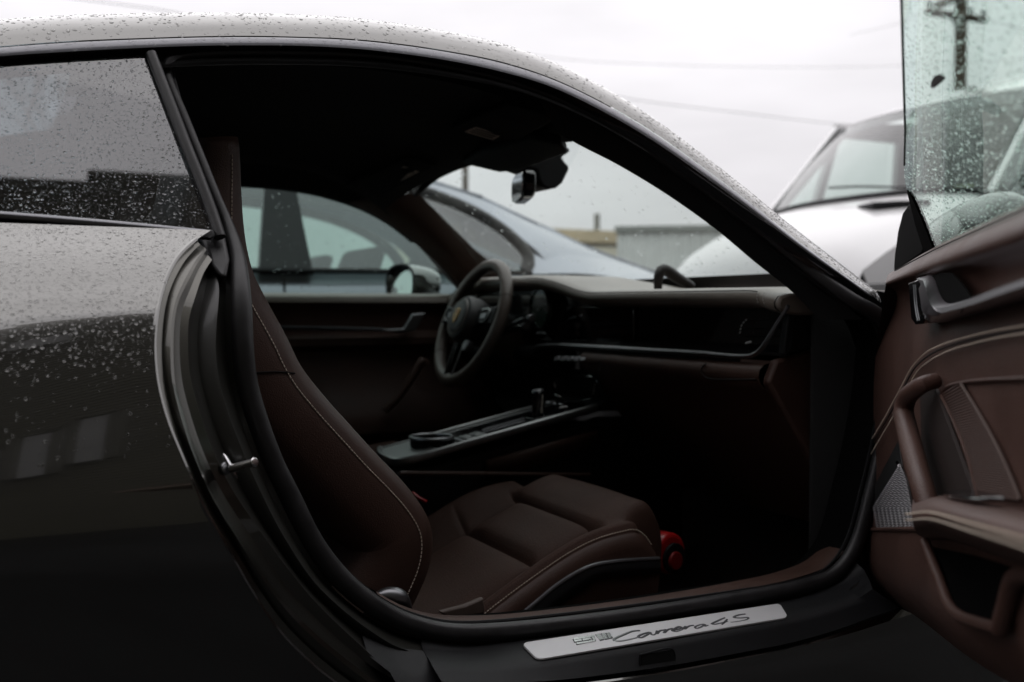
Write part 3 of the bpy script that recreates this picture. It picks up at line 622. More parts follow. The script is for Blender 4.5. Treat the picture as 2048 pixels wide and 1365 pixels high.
# shield emblem on the hub
GOLD = mat("emblem_gold", (.95, .60, .18), .4); BLK = mat("emblem_black", (.02, .012, .01), .4); REDE = mat("emblem_red", (.33, .03, .02), .4)
shield = [(-.0125, .018), (-.006, .0205), (0, .019), (.006, .0205), (.0125, .018), (.0135, .006), (.0115, -.006), (.0065, -.015), (0, -.021), (-.0065, -.015), (-.0115, -.006), (-.0135, .006)]
mk("emblem", g_poly([wp(x, y, .0502) for x, y in shield], wn * .003), GOLD, wheel, bevel=.0008)
eg = lambda q: g_poly([wp(x, y, .0532) for x, y in q], wn * .0006)
mk("emblem_bars", [eg([(.0015, .0125), (.0105, .0125), (.0105, .0105), (.0015, .0105)]), eg([(.0015, .0085), (.0108, .0085), (.0108, .0065), (.0015, .0065)]), eg([(-.0095, -.003), (-.0015, -.003), (-.0015, -.005), (-.0088, -.005)]), eg([(-.0075, -.008), (-.0015, -.008), (-.0015, -.010), (-.006, -.010)])], REDE, wheel, smooth=False, kind="stuff")
mk("emblem_antlers", [eg([(-.0105, .012), (-.002, .0135), (-.002, .0118), (-.0105, .0103)]), eg([(-.0108, .008), (-.002, .0095), (-.002, .0078), (-.0108, .0063)]), eg([(.0015, -.003), (.0095, -.003), (.0088, -.005), (.0015, -.005)]), eg([(.0015, -.008), (.0075, -.008), (.006, -.010), (.0015, -.010)]), eg([(-.003, .004), (0, .006), (.003, .004), (.0025, -.002), (0, -.004), (-.0025, -.002)]), eg([(-.009, .0175), (.009, .0175), (.009, .0155), (-.009, .0155)])], BLK, wheel, smooth=False, kind="stuff")
mk("steering_column", g_tube([wc - wn * .005, wc - wn * .12, wc - wn * .26], lambda t: .055 + .01 * t, 20), RIML, car)
for s, (x1, y1) in ((1, (1062, 640)), (1, (1052, 655))):
    e = pX(x1, y1, wc.x + .05)
    stk = mk("column_stalk", g_tube([wp(.02, -.02, -.06), e + Vector((0, .04, 0)), e], .008, 10), BLACKG, car)
    mk("stalk_tip", g_tube([e + Vector((0, .012, .003)), e + Vector((0, -.004, .004))], .010, 10), DALU, stk, bevel=.002)
# ------------------------------------------------------------------ centre console
zc = lambda X: .538 + (X - .744) * .197
cn = Vector((-.193, 0, .981))
con = mk("centre_console", g_poly([Vector((.70, 2.0, .2)), Vector((.70, 2.0, .515)), Vector((.80, 2.0, .520)), Vector((1.25, 2.0, .610)), Vector((1.5, 2.0, .60)), Vector((1.5, 2.0, .2))], (0, .16, 0)), BLACKP, car, bevel=.01)
mk("console_side", g_grid([[Vector((x, 1.992, z + (x - .7) * .18)) for x in (.95, 1.1, 1.24)] for z in (.485, .47, .44)]), LEA, con, solid=.008)
stitches("stitching", [Vector((.96, 1.9865, .515)), Vector((1.24, 1.9865, .565))], con, m=SEAM)
def ctop(X, Y, h=0.): return Vector((X, Y, zc(X))) + cn * h
mk("console_top", g_poly([ctop(.83, 1.992), ctop(1.25, 1.992), ctop(1.25, 2.17), ctop(.83, 2.17)], cn * -.012), BLACKG, con, bevel=.002)
TRIM = mat("console_trim", (.22, .225, .225), .36, metal=.85)
nearT = [pY(x, y, 1.985) for x, y in [(786, 918), (800, 930), (830, 925), (900, 905), (1000, 876), (1100, 845), (1190, 822)]]
mk("console_trim", g_tube(catmull([ctop(.765, 2.17, .001), ctop(.748, 2.12, .001), ctop(.742, 2.05, .001), ctop(.745, 2.005, .001), ctop(.765, 1.986, .001), ctop(.9, 1.985, .001), ctop(1.235, 1.985, .001)], 60), .0075, 8, flat=1.25, axis=(0, 0, 1)), TRIM, con)
mk("console_trim", g_tube([ctop(.765, 2.172), ctop(1.235, 2.172)], .006, 8), TRIM, con)
mk("console_pad", g_poly([ctop(.748, 2.01, .003), ctop(.80, 1.992, .003), ctop(.845, 1.992, .003), ctop(.845, 2.165, .003), ctop(.765, 2.165, .003), ctop(.748, 2.12, .003)], cn * -.01), TRIM, con, bevel=.003)
cc = ctop(.862, 2.09, .014)
mk("cup_holder", g_tube([cc + Vector((math.cos(k / 40 * math.tau) * .048, math.sin(k / 40 * math.tau) * .048, 0)) for k in range(40)], .0042, 8, closed=True), DALU, con)
mk("cup_wall", g_grid([[cc + Vector((math.cos(k / 40 * math.tau) * r, math.sin(k / 40 * math.tau) * r, z)) for k in range(40)] for r, z in ((.049, 0), (.047, -.03), (.045, -.06))], False, True), BLACKP, con)
for k, (x, y) in enumerate(((.925, 2.02), (.925, 2.05), (.95, 2.02), (.95, 2.05))):
    mk("console_button", g_box(ctop(x, y, .003), (.022, .027, .005), Matrix.Rotation(-math.atan(.197), 3, 'Y')), TRIM, con, bevel=.0015)
mk("button_frame", g_poly([ctop(.905, 2.0, .001), ctop(.97, 2.0, .001), ctop(.97, 2.072, .001), ctop(.905, 2.072, .001)], cn * .001), DALU, con)
for y in (2.005, 2.075):
    mk("console_rib", g_tube([ctop(.98, y, .002), ctop(1.13, y, .002)], .0022, 6), DALU, con)
mk("selector_plate", g_poly([ctop(1.09, 2.02, .001), ctop(1.16, 2.02, .001), ctop(1.16, 2.10, .001), ctop(1.09, 2.10, .001)], cn * .004), BLACKG, con, bevel=.001)
gs = ctop(1.115, 2.055)
sel = mk("gear_selector", g_tube(catmull([gs, gs + Vector((.0, 0, .02)), gs + Vector((.002, 0, .042)), gs + Vector((.0, 0, .062))], 14), lambda t: .0135 + .002 * t, 16), BLACKG, con, bevel=.003)
mk("selector_cap", g_tube([gs + Vector((0, 0, .060)), gs + Vector((-.001, 0, .066))], .014, 16), DALU, sel, bevel=.003)
mk("selector_edge", g_tube([gs + Vector((.002, -.0155, .01)), gs + Vector((.004, -.0165, .055))], .0016, 6), CHROME, sel)
for k in range(3): mk("console_toggle", g_tube([pZ(1094 + k * 12, 806 + k * 1.5, .655), pZ(1101 + k * 12, 807 + k * 1.5, .655)], .0026, 8), DALU, con)
mk("console_toggle", g_tube([pZ(1119, 816, .645), pZ(1134, 814, .645)], .0026, 8), ALU, con)
# seat-belt buckle
mk("belt_buckle", g_tube([pY(824, 985, 1.96), pY(838, 996, 1.955), pY(853, 1004, 1.95)], .006, 8, flat=.6), RED, car, bevel=.002)
mk("console_lower_edge", g_tube([pY(800, 947, 1.96), pY(960, 948, 1.965), pY(1100, 950, 1.97), pY(1180, 950, 1.975)], .005, 8), LEA, con)
# ------------------------------------------------------------------ seats
Bz = spline1([.52, .60, .70, .80, .90, .98, 1.03, 1.075], [.27, .315, .376, .430, .472, .484, .481, .462])
Cz = spline1([.52, .60, .71, .84, .95, 1.03, 1.075], [.285, .315, .349, .411, .458, .494, .500])
def build_seat(dy, name):
    y0, y1 = 1.462 + dy, 1.955 + dy; yc = (y0 + y1) / 2; hw = (y1 - y0) / 2
    Xs = sorted(set([.52 + (1.09 - .52) * i / 110 for i in range(111)] + [.838, .840, .842, .844, .846, .958, .960, .962, .964, .966])); Vs = [-1 + 2 * k / 100 for k in range(101)]
    def top(X, v):
        a = abs(v); ramp = min(1, max(0, (a - .60) / .33)); ramp = ramp * .75 + .25 * sstep(0, 1, ramp)
        x0, x1 = (.52, .842) if X < .842 else ((.842, .962) if X < .962 else (.962, 1.13))
        t = (X - x0) / (x1 - x0); pil = .017 * (1 - abs(2 * t - 1) ** 6) * (1 - min(1, a / .60) ** 8)
        z = lerp(Cz(X) - .006 + pil, Bz(X) + .004, ramp)
        if X > .962:
            pad = Cz(X) + .006 + .004 * (1 - abs(2 * t - 1) ** 4); k = 1 - sstep(.66, .80, a)
            z = lerp(z, max(z, pad), k * sstep(.962, .972, X))
        z -= .010 * math.exp(-((X - .842) / .005) ** 2) * (1 - ramp) + .010 * math.exp(-((X - .962) / .004) ** 2) * (1 - sstep(.7, .8, a))
        z -= .005 * math.exp(-((a - .60) / .012) ** 2) * (X < .962)
        z -= .030 * sstep(.93, 1.0, a) ** 2
        if a > .72 and X > .985: z -= sstep(.72, .82, a) * 14. * (X - .985) ** 2
        if X > 1.05: z -= .05 * ((X - 1.05) / .04) ** 2.2
        return z
    rows = [[Vector((X + .012 * (1 - abs(v)) * sstep(1.0, 1.09, X) - (.045 * sstep(.74, .84, abs(v)) * sstep(.98, 1.09, X)), yc + v * hw, top(X, v))) for v in Vs] for X in Xs]
    seat = mk(name, [g_poly([Vector((x, y0 + .012, z)) for x, z in ((.50, .24), (.52, .26), (.70, .31), (.84, .375), (1.0, .42), (1.02, .40), (1.01, .36), (.95, .345), (.80, .31), (.74, .27))], (0, y1 - y0 - .024, 0))], LEA, car, bevel=.01)
    mk("front_panel", g_box((1.03, yc, .43), (.09, (y1 - y0) * .74, .10)), LEA, seat, bevel=.02, segs=3)
    mk("cushion", g_grid(rows), LEAP, seat, angle=70)
    # outer side bolster skins, near and far
    for s in (-1, 1):
        Y = yc + s * hw; crest = [Vector((X, Y, top(X, 1.) + .006)) for X in Xs if .60 < X < 1.036]
        sk = [[p + Vector((0, -s * .028, .013 - .004 * sstep(1.0, 1.036, p.x))), p + Vector((0, -s * .012, .010)), p + Vector((0, s * .003, 0)), p + Vector((0, s * .007, -.02)), p + Vector((.002, s * .006, -.06)), Vector((p.x * .98 + .01, Y, p.z - .11))] for p in crest]
        mk("bolster", g_grid(sk), LEA, seat, angle=180)
        stitches("stitching", [r[1] + Vector((0, s * .004, .0002)) for r in sk[::3]], seat, off=(0, s * .0012, .0008))
        stitches("stitching", [r[0] + Vector((0, s * .003, .0014)) for r in sk[::3]], seat, m=mat("dim_thread", (.16, .12, .10), .7), off=(0, 0, .0006))
    # lower rail trim
    mk("seat_rail", g_tube(catmull([pY(x, y, 1.452) + Vector((0, dy, 0)) for x, y in [(1040, 1232), (1075, 1203), (1110, 1174), (1150, 1148), (1185, 1132), (1230, 1124), (1280, 1120), (1318, 1118)]], 40), lambda t: .004 if t > .05 else .003, 8), DALU, seat)
    ln_ = [(1040, 1232), (1075, 1203), (1110, 1174), (1150, 1148), (1185, 1132), (1230, 1124), (1280, 1120), (1318, 1118)]
    u_ = catmull([pY(x, y, 1.450) + Vector((0, dy, 0)) for x, y in ln_], 30); l_ = catmull([pY(x + (18 if y > 1140 else 4), y + 30, 1.453) + Vector((0, dy, 0)) for x, y in ln_], 30)
    mk("rail_cover", g_grid([[a, a.lerp(b, .5) + Vector((0, -.003, 0)), b, b + Vector((0, .02, 0))] for a, b in zip(u_, l_)]), mat("rail_plastic", (.022, .022, .024), .45), seat, angle=180)
    mk("seat_base", g_poly([Vector((x, y0 + .0, z)) for x, z in ((.72, .22), (.80, .33), (.92, .375), (1.01, .375), (1.03, .33), (1.02, .20))], (0, y1 - y0, 0)), BLACKP, seat, bevel=.006)
    # backrest
    bk = [(488, 268), (491, 292), (493, 350), (495, 420), (501, 490), (513, 545), (540, 605), (572, 668), (602, 732), (650, 794), (700, 850), (750, 905), (800, 957), (836, 1002), (857, 1045), (861, 1090), (851, 1140), (832, 1186), (812, 1225)]
    Bc = catmull([pY(x, y, 1.50) + Vector((0, dy, 0)) for x, y in bk], 60); rows = []
    for i, p in enumerate(Bc):
        a = Bc[max(0, i - 1)]; b = Bc[min(59, i + 1)]; t = (b - a).normalized(); bb = Vector((t.z, 0, -t.x)); bb = bb if bb.x < 0 else -bb
        f = i / 59; depth = .05 * sstep(.08, .35, f); w_ = lerp(.78, 1., sstep(.0, .45, f)); half = [(0., -.020 + depth), (.45, -.018 + depth), (.62, depth * .8), (.74, .012), (.84, .0), (.92, .004), (.975, .020), (1., .045), (1.0, .085), (.96, .115), (.85, .130), (.4, .135), (0., .135)]
        th = lerp(.55, 1, sstep(0, .3, f)); row = []
        for (v, d) in half: row.append(Vector((p.x, yc - v * hw * w_ - (0 if w_ == 1 else 0), p.z)) + bb * d * th)
        for (v, d) in reversed(half[1:-1]): row.append(Vector((p.x, yc + v * hw * w_, p.z)) + bb * d * th)
        rows.append(row)
    rows = [[sum(rows[0], Vector()) / len(rows[0])] * len(rows[0])] + rows
    back = mk("backrest", g_grid(rows, False, True), LEA, seat, angle=180)
    stitches("stitching", [r[6] * .62 + r[7] * .38 for r in rows[3::2]], seat, step=.0062, ln=.0040, r=.0009, off=(0, -.0012, 0))
    mk("back_seam", g_tube(catmull([rows[26][6] + Vector((0, -.0005, 0)), rows[25][7] + Vector((0, -.0005, 0)), rows[24][8] + Vector((0, -.0005, 0))], 12), .0014, 6), SEAM, seat)
    return seat
build_seat(0, "passenger_seat"); build_seat(.74, "driver_seat")
mk("recline_cover", g_tube(catmull([pY(x, y, 1.36) for x, y in [(752, 1194), (775, 1192), (800, 1200), (818, 1220)]], 12), lambda t: .006 + .009 * math.sin(math.pi * t), 12), DALU, car)
mk("belt_guide", g_poly([pY(x, y, 1.375) for x, y in [(880, 1225), (930, 1212), (968, 1196), (970, 1228), (900, 1240)]], (0, .012, 0)), mat("guide_leather", (.085, .06, .05), .55), car, bevel=.003)
# ------------------------------------------------------------------ overhead: visors, console, mirror
def zhead(x, y):
    r = rail_at_x(min(x, 1.0)); half = YC - r.y - .05; t = max(-1, min(1, (y - YC) / half)); return r.z - .022 + .062 * (1 - abs(t) ** 3) - .016
def on_head(px, py):
    r = ray(px, py); t = 1.2
    while t < 3.2:
        p = C + r * t
        if p.z >= zhead(p.x, p.y): return p
        t += .004
    return p
VIS = mat("visor_cloth", (.004, .004, .004), .95)
def visor(q, nm, lab):
    P = [on_head(*a) for a in q]; o = mk("sun_visor", g_poly([p + Vector((0, 0, .004)) for p in P], (0, 0, .008)), VIS, car, bevel=.004)
    Q = [on_head(*a) - Vector((0, 0, .004)) for a in lab]; lo = mk("warning_label", g_poly(Q, (0, 0, .002)), LABELM, o)
    G = []
    for k in range(9):
        u = .1 + .8 * k / 8
        if 3 <= k <= 4: continue
        G.append(g_poly([Q[0].lerp(Q[1], u - .02).lerp(Q[3].lerp(Q[2], u - .02), .08) - Vector((0, 0, .0005)), Q[0].lerp(Q[1], u + .02).lerp(Q[3].lerp(Q[2], u + .02), .08) - Vector((0, 0, .0005)), Q[0].lerp(Q[1], u + .02).lerp(Q[3].lerp(Q[2], u + .02), .9) - Vector((0, 0, .0005)), Q[0].lerp(Q[1], u - .02).lerp(Q[3].lerp(Q[2], u - .02), .9) - Vector((0, 0, .0005))], (0, 0, .0006)))
    mk("label_print", G, mat("print", (.04, .04, .035), .8), o, smooth=False, kind="stuff")
visor([(900, 262), (1015, 212), (1120, 240), (1010, 300)], "n", [(930, 261), (989, 232), (1040, 246), (986, 277)])
visor([(690, 375), (815, 318), (872, 335), (770, 396)], "f", [(742, 361), (808, 330), (838, 341), (776, 372)])
oc = [on_head(x, y) for x, y in [(925, 322), (960, 300), (1060, 268), (1120, 280), (1135, 300), (1040, 335), (1000, 340)]]
ohc = mk("overhead_console", g_poly([p - Vector((0, 0, .008)) for p in oc], (0, 0, .02)), BLACKP, car, bevel=.006, segs=3)
mk("reading_lamp", g_poly([on_head(x, y) - Vector((0, 0, .011)) for x, y in [(1001, 303), (1009, 299), (1015, 301), (1007, 305)]], (0, 0, .002)), mat("lamp_lens", (.5, .48, .45), .3), ohc)
# mirror foot and sensor housing on the glass
mh = mk("mirror_housing", [g_poly([pY(x, y, 2.02) for x, y in [(1040, 330), (1075, 300), (1115, 281), (1138, 296), (1143, 302), (1128, 312), (1124, 316), (1138, 332), (1140, 338), (1126, 366), (1114, 376), (1098, 379), (1084, 373), (1076, 358), (1074, 342)]], (0, .10, 0))], BLACKP, car, bevel=.012, segs=3)
ax = Vector((math.sin(math.radians(20.5)), math.cos(math.radians(20.5)), 0)); mn = Vector((-ax.y, ax.x, 0)); mc = pY(1046, 363, 2.0) 
mo = []
for k in range(32):
    t = k / 32 * math.tau; c, s = math.cos(t), math.sin(t); mo.append((math.copysign(abs(c) ** .45, c) * .112, math.copysign(abs(s) ** .6, s) * .034))
cen = mc + ax * .108
rvm = mk("rear_view_mirror", g_poly([cen + ax * a + Vector((0, 0, b)) - mn * .002 for a, b in mo], -mn * .028), BLACKG, car, bevel=.006, segs=3)
mk("mirror_glass", g_poly([cen + ax * a * .94 + Vector((0, 0, b * .9)) for a, b in mo], mn * .002), MIRR, rvm)
mk("mirror_stalk", g_tube([mc - mn * .012 + ax * .08 + Vector((0, 0, .01)), mc - mn * .05 + ax * .05 + Vector((0, 0, .01))], .012, 12), BLACKP, rvm)
# ------------------------------------------------------------------ far door, its window and mirror
FY = 2.80
FDX = (-.75, .3, .7, 1.1, 1.36)
fd = mk("far_door", g_grid([[Vector((x, y, z)) for x in FDX] for y, z in ((2.895, .90), (2.87, .912), (2.835, .910), (2.815, .898), (2.812, .884), (2.835, .86), (2.83, .80), (2.80, .78), (2.80, .76), (2.83, .74), (2.82, .60), (2.78, .56), (2.78, .50), (2.83, .46), (2.84, .2))][4:]), LEA, car, angle=50)
mk("door_skin", g_grid([[Vector((x, y, z)) for x in (-.75, .3, .7, 1.1, 1.36)] for y, z in ((2.895, .90), (2.95, .86), (3.0, .8), (3.02, .6), (3.0, .2))]), PAINT, fd)
mk("belt_cap", g_grid([[Vector((x, y, z)) for x in FDX] for y, z in ((2.895, .90), (2.87, .912), (2.835, .910), (2.815, .898), (2.812, .884))]), LEAD, fd, angle=50)  # door's top edge in the paler leather, light painted in
mk("door_trim_strip", g_tube(catmull([pY(x, y, 2.785) for x, y in [(420, 652), (575, 656), (700, 658), (770, 660)]], 30), lambda t: .006, 8), mat("dark_trim", (.05, .05, .055), .4, metal=.6), fd)
mk("pull_handle", g_poly([pY(x, y, 2.775) for x, y in [(762, 660), (808, 657), (826, 628), (852, 626), (832, 662), (800, 666)]], (0, .02, 0)), DALU, fd, bevel=.004)
mk("door_grip", g_tube(catmull([pY(x, y, 2.74) for x, y in [(770, 822), (800, 790), (830, 745), (846, 720), (852, 730)]], 20), .012, 10), LEA, fd)
far_b = catmull([pFar(x, y, .0) for x, y in [(-700, 560), (-200, 575), (200, 588), (500, 597), (760, 604), (960, 612)]], 40)
far_t = catmull([pFar(x, y, .0) for x, y in [(-700, 388), (-200, 384), (120, 378), (300, 366), (490, 362), (640, 378), (720, 402), (800, 446), (860, 494), (920, 548), (962, 606)]], 40)
f_rows = [[a.lerp(b, k / 10) for k in range(11)] for a, b in zip(far_t, far_b)]
mk("far_window", g_grid(f_rows), GF, car, angle=180)
mk("far_pillar_blocker", g_poly([pFar(x, y, .01) for x, y in [(-700, 640), (-700, 350), (470, 355), (440, 610)]], (0, .03, .0)), BLACKP, car)  # pillar widened across the rear side window to block light through it
fm = mk("far_mirror", [], BLACKG, car) if False else None
mcx = pY(800, 567, 3.06); prof = []
for k in range(12):
    f = k / 11; r = math.sin(math.acos(max(-1, min(1, f)))) if f < 1 else .02
    prof.append([mcx + Vector((f * .13, math.copysign(abs(math.cos(j / 28 * math.tau)) ** .7, math.cos(j / 28 * math.tau)) * .125 * max(.05, r ** .7), math.copysign(abs(math.sin(j / 28 * math.tau)) ** .75, math.sin(j / 28 * math.tau)) * .062 * max(.05, r ** .7))) for j in range(28)])
fmir = mk("door_mirror", g_grid(prof, False, True), PAINT, car)
mk("mirror_glass", g_poly([mcx + Vector((.010 + .22 * math.sin(j / 28 * math.tau) * .054, math.copysign(abs(math.cos(j / 28 * math.tau)) ** .7, math.cos(j / 28 * math.tau)) * .115, math.copysign(abs(math.sin(j / 28 * math.tau)) ** .75, math.sin(j / 28 * math.tau)) * .054)) for j in range(28)], (.004, 0, 0)), MIRR, fmir)
mk("mirror_rim", g_tube([mcx + Vector((-.001, math.copysign(abs(math.cos(j / 40 * math.tau)) ** .7, math.cos(j / 40 * math.tau)) * .123, math.copysign(abs(math.sin(j / 40 * math.tau)) ** .75, math.sin(j / 40 * math.tau)) * .060)) for j in range(40)], .004, 6, closed=True), BLACKP, fmir)
mk("mirror_foot", g_tube([mcx + Vector((.05, -.10, -.04)), mcx + Vector((.06, -.18, -.055))], .022, 10), BLACKP, fmir)
# front body: cowl, bonnet and fenders ahead of the cabin
mk("bonnet", g_grid([[Vector((x, y, z - .05 * abs((y - YC) / .75) ** 3)) for y in [YC + .76 * (k / 8 - 1) for k in range(17)]] for x, z in ((1.70, .885), (1.9, .86), (2.2, .80), (2.5, .70), (2.7, .55))]), PAINT, car)
for s in (-1, 1):
    mk("front_fender", g_grid([[Vector((x, YC + s * y, z)) for y, z in ((.72, zt - .01), (.78, zt + .02), (.85, zt), (.90, zt - .10), (.915, zt - .25), (.91, .2))] for x, zt in ((1.40, .88), (1.7, .86), (2.0, .84), (2.3, .78), (2.55, .66), (2.68, .50))]), PAINT, car, angle=60)
mk("wiper_cowl", g_tube(catmull([Vector((1.66, 1.40, .905)), Vector((1.76, 1.75, .905)), Vector((1.78, 2.08, .905)), Vector((1.76, 2.4, .905))], 20), .02, 8), BLACKP, car)
# bracket seen over the dashboard through the glass
br = catmull([pY(x, y, 1.95) for x, y in [(1316, 580), (1317, 555), (1324, 540), (1334, 542), (1350, 553), (1385, 574)]], 20)
mk("wiper_arm", g_tube(br, lambda t: .010 + .004 * math.sin(math.pi * t), 10), mat("wiper", (.018, .013, .012), .5), car)

#@@DOOR
# ------------------------------------------------------------------ the open door
xr = 2330
rowsD = [
 [(1777, 549), (1863, 495), (2048, 406), (xr, 270)], [(1775, 552), (1863, 499), (2048, 413), (xr, 281)], [(1773, 558), (1863, 509), (2048, 430), (xr, 307)],
 [(1771, 566), (1860, 530), (2048, 458), (xr, 350)], [(1771, 573), (1858, 546), (2048, 487), (xr, 400)], [(1770, 582), (1858, 562), (2048, 505), (xr, 425)],
 [(1764, 620), (1858, 612), (2048, 560), (xr, 500)], [(1758, 655), (1850, 652), (2048, 600), (xr, 540)], [(1748, 720), (1840, 690), (2048, 640), (xr, 590)],
 [(1734, 800), (1800, 800), (2048, 700), (xr, 660)], [(1707, 940), (1800, 940), (2048, 900), (xr, 900)], [(1700, 1000), (1800, 1010), (2048, 1010), (xr, 1040)], [(1700, 1062), (1800, 1070), (2048, 1100), (xr, 1150)],
 [(1704, 1112), (1800, 1150), (2048, 1250), (xr, 1330)], [(1722, 1150), (1800, 1195), (1950, 1290), (xr, 1440)], [(1760, 1192), (1830, 1232), (1960, 1330), (xr, 1530)]]
offD = [-.045, -.012, .008, .018, .014, -.006, -.012, -.006, .0, .004, .004, .002, .012, .014, .006, -.03]
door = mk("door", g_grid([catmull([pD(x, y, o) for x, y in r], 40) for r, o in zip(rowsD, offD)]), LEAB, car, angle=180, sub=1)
skin_rows = []
for r, o in ((rowsD[0], -.055), (rowsD[4], -.13), (rowsD[8], -.17), (rowsD[11], -.19), (rowsD[14], -.16), (rowsD[15], -.10)): skin_rows.append(catmull([pD(x, y, 0) + DN * o + Vector((0, 0, .06 if r in (rowsD[14], rowsD[15]) else 0)) for x, y in r], 30))
mk("door_skin", g_grid(skin_rows), PAINT, door, angle=180)
mk("door_front_edge", g_grid([[r[0], s[0]] for r, s in zip([catmull([pD(x, y, o) for x, y in r], 3) for r, o in ((rowsD[0], -.045), (rowsD[4], .014), (rowsD[8], 0), (rowsD[11], .002), (rowsD[14], .006), (rowsD[15], -.03))], skin_rows)]), BLACKP, door)
mk("pad_seam", g_tube(catmull([pD(x, y, .0025) for x, y in [(1790, 542), (1863, 503), (2048, 419), (xr, 290)]], 40), .0009, 5), SEAM, door)
# trim bar with pull recess
tb_top = catmull([pD(x, y, .012) for x, y in [(1849, 553), (1858, 551), (1866, 560), (1874, 584), (1884, 602), (1896, 608), (1930, 601), (2048, 560), (xr, 470)]], 60)
tb_mid = catmull([pD(x, y, .030) for x, y in [(1846, 562), (1852, 580), (1860, 606), (1870, 620), (1884, 626), (1900, 622), (1940, 611), (2048, 573), (xr, 490)]], 60)
tb_low = catmull([pD(x, y, .010) for x, y in [(1842, 600), (1844, 620), (1846, 640), (1852, 646), (1866, 644), (1890, 637), (1940, 623), (2048, 592), (xr, 520)]], 60)
mk("trim_bar", g_grid([[a + DN * -.015, a, a.lerp(b, .5) + DN * .008, b, b.lerp(c, .4) + DN * .004, c, c + DN * -.015] for a, b, c in zip(tb_top, tb_mid, tb_low)]), mat("satin_grey", (.34, .32, .34), .36, metal=.85), door, angle=30)
mk("trim_seam", g_tube([pD(1932, 607, .029), pD(1922, 626, .022)], .0008, 5), BLACKP, door)
mk("switch_panel", g_poly([pD(x, y, .012) for x, y in [(1826, 566), (1842, 560), (1850, 556), (1860, 640), (1854, 648), (1840, 650), (1832, 640)]], DN * .006), BLACKG, door, bevel=.002)
mk("switch_edge", g_tube(catmull([pD(x, y, .019) for x, y in [(1842, 562), (1848, 610), (1852, 638)]], 12), .0012, 5), DALU, door)
mk("switch_edge", g_tube(catmull([pD(x, y, .019) for x, y in [(1827, 570), (1830, 612), (1835, 642)]], 12), .0009, 5), DALU, door)
mk("pull_recess_shade", g_poly([pD(x, y, .010) for x, y in [(1864, 552), (1880, 546), (1902, 546), (1918, 562), (1938, 590), (1944, 604), (1896, 612), (1880, 602)]], DN * -.002), VOID, door)  # flat black sheet standing for the shade inside the pull cup
st1 = [(2200, 618), (2048, 652), (1990, 662), (1940, 673), (1881, 691), (1846, 710), (1822, 737), (1799, 780), (1771, 832), (1725, 914), (1702, 978)]
for o in (0, 1):
    stitches("stitching", [pD(x + (4 if o == 0 else 12) * o * 1.0 + (0), y + o * (13 if x > 1840 else 6), .0085) for x, y in st1], door, step=.0052, ln=.0038, r=.0011)
mk("stitch_groove", g_tube(catmull([pD(x + 5, y + (6 if x > 1840 else 3), .0065) for x, y in st1], 60), .0012, 5), SEAM, door)
# pull handle
hp = catmull([pD(x, y, n) for x, y, n in [(1872, 762, .010), (1852, 767, .022), (1830, 780, .030), (1812, 800, .034), (1807, 822, .036), (1812, 850, .036), (1824, 900, .037), (1836, 945, .037), (1848, 985, .036), (1856, 1012, .034)]], 40)
mk("pull_grip", g_tube(hp, lambda t: .0092 + .003 * t + .002 * math.sin(math.pi * t), 16, flat=1.0), LEAB, door)
mk("grip_seam", g_tube(catmull([pD(x, y, n) for x, y, n in [(1787, 826, .038), (1794, 860, .040), (1806, 910, .041), (1818, 960, .041), (1834, 1008, .038)]], 30), .0012, 5), mat("light_seam", (.09, .06, .05), .6), door)
mk("grip_back", g_poly([pD(x, y, .006) for x, y in [(1846, 780), (1876, 775), (1885, 800), (1955, 990), (1880, 996), (1850, 900)]], DN * .004), mat("dark_leather", (.02, .012, .01), .6), door)
# armrest
ar = []
for xx, yy in ((1822, 1004), (1835, 1003), (1876, 996), (1960, 1010), (2048, 1026), (2200, 1060), (xr, 1090)): ar.append((xx, yy))
A1 = catmull([pD(x, y - 6, .006) for x, y in ar], 40); A2 = catmull([pD(x - 2, y + 2, .050) for x, y in ar], 40); A3 = catmull([pD(x - 4, y + 18 + (x - 1822) * .08, .072) for x, y in ar], 40)
A4 = catmull([pD(x - 2, y + 44 + (x - 1822) * .13, .070) for x, y in ar], 40); A5 = catmull([pD(x + 6, y + 66 + (x - 1822) * .17, .050) for x, y in ar], 40); A6 = catmull([pD(x + 30, y + 76 + (x - 1822) * .20, .0) for x, y in ar], 40)
arm_rows = [A1, A2, A3, A4, A5, A6]
first = [r[0] * .7 + (sum((q[0] for q in arm_rows), Vector()) / 6) * .3 - DN * .035 for r in arm_rows]
arm = mk("armrest", g_grid([first] + [[r[i] for r in arm_rows] for i in range(40)]), LEAB, door, angle=180, sub=2)
stitches("stitching", [A3[i].lerp(A4[i], .25) + DN * .004 for i in range(1, 40)], arm, step=.0050, ln=.0034, r=.0009, off=DN * .002)
stitches("stitching", [A3[i].lerp(A4[i], .72) + DN * .004 for i in range(1, 40)], arm, step=.0050, ln=.0034, r=.0009, off=DN * .002)
mk("arm_switch", g_poly([pD(x, y, n) for x, y, n in [(1886, 992, .03), (1930, 986, .02), (1990, 996, .02), (2010, 1003, .03), (1950, 1005, .045), (1900, 1000, .045)]], (0, 0, .004)), BLACKG, door, bevel=.002)
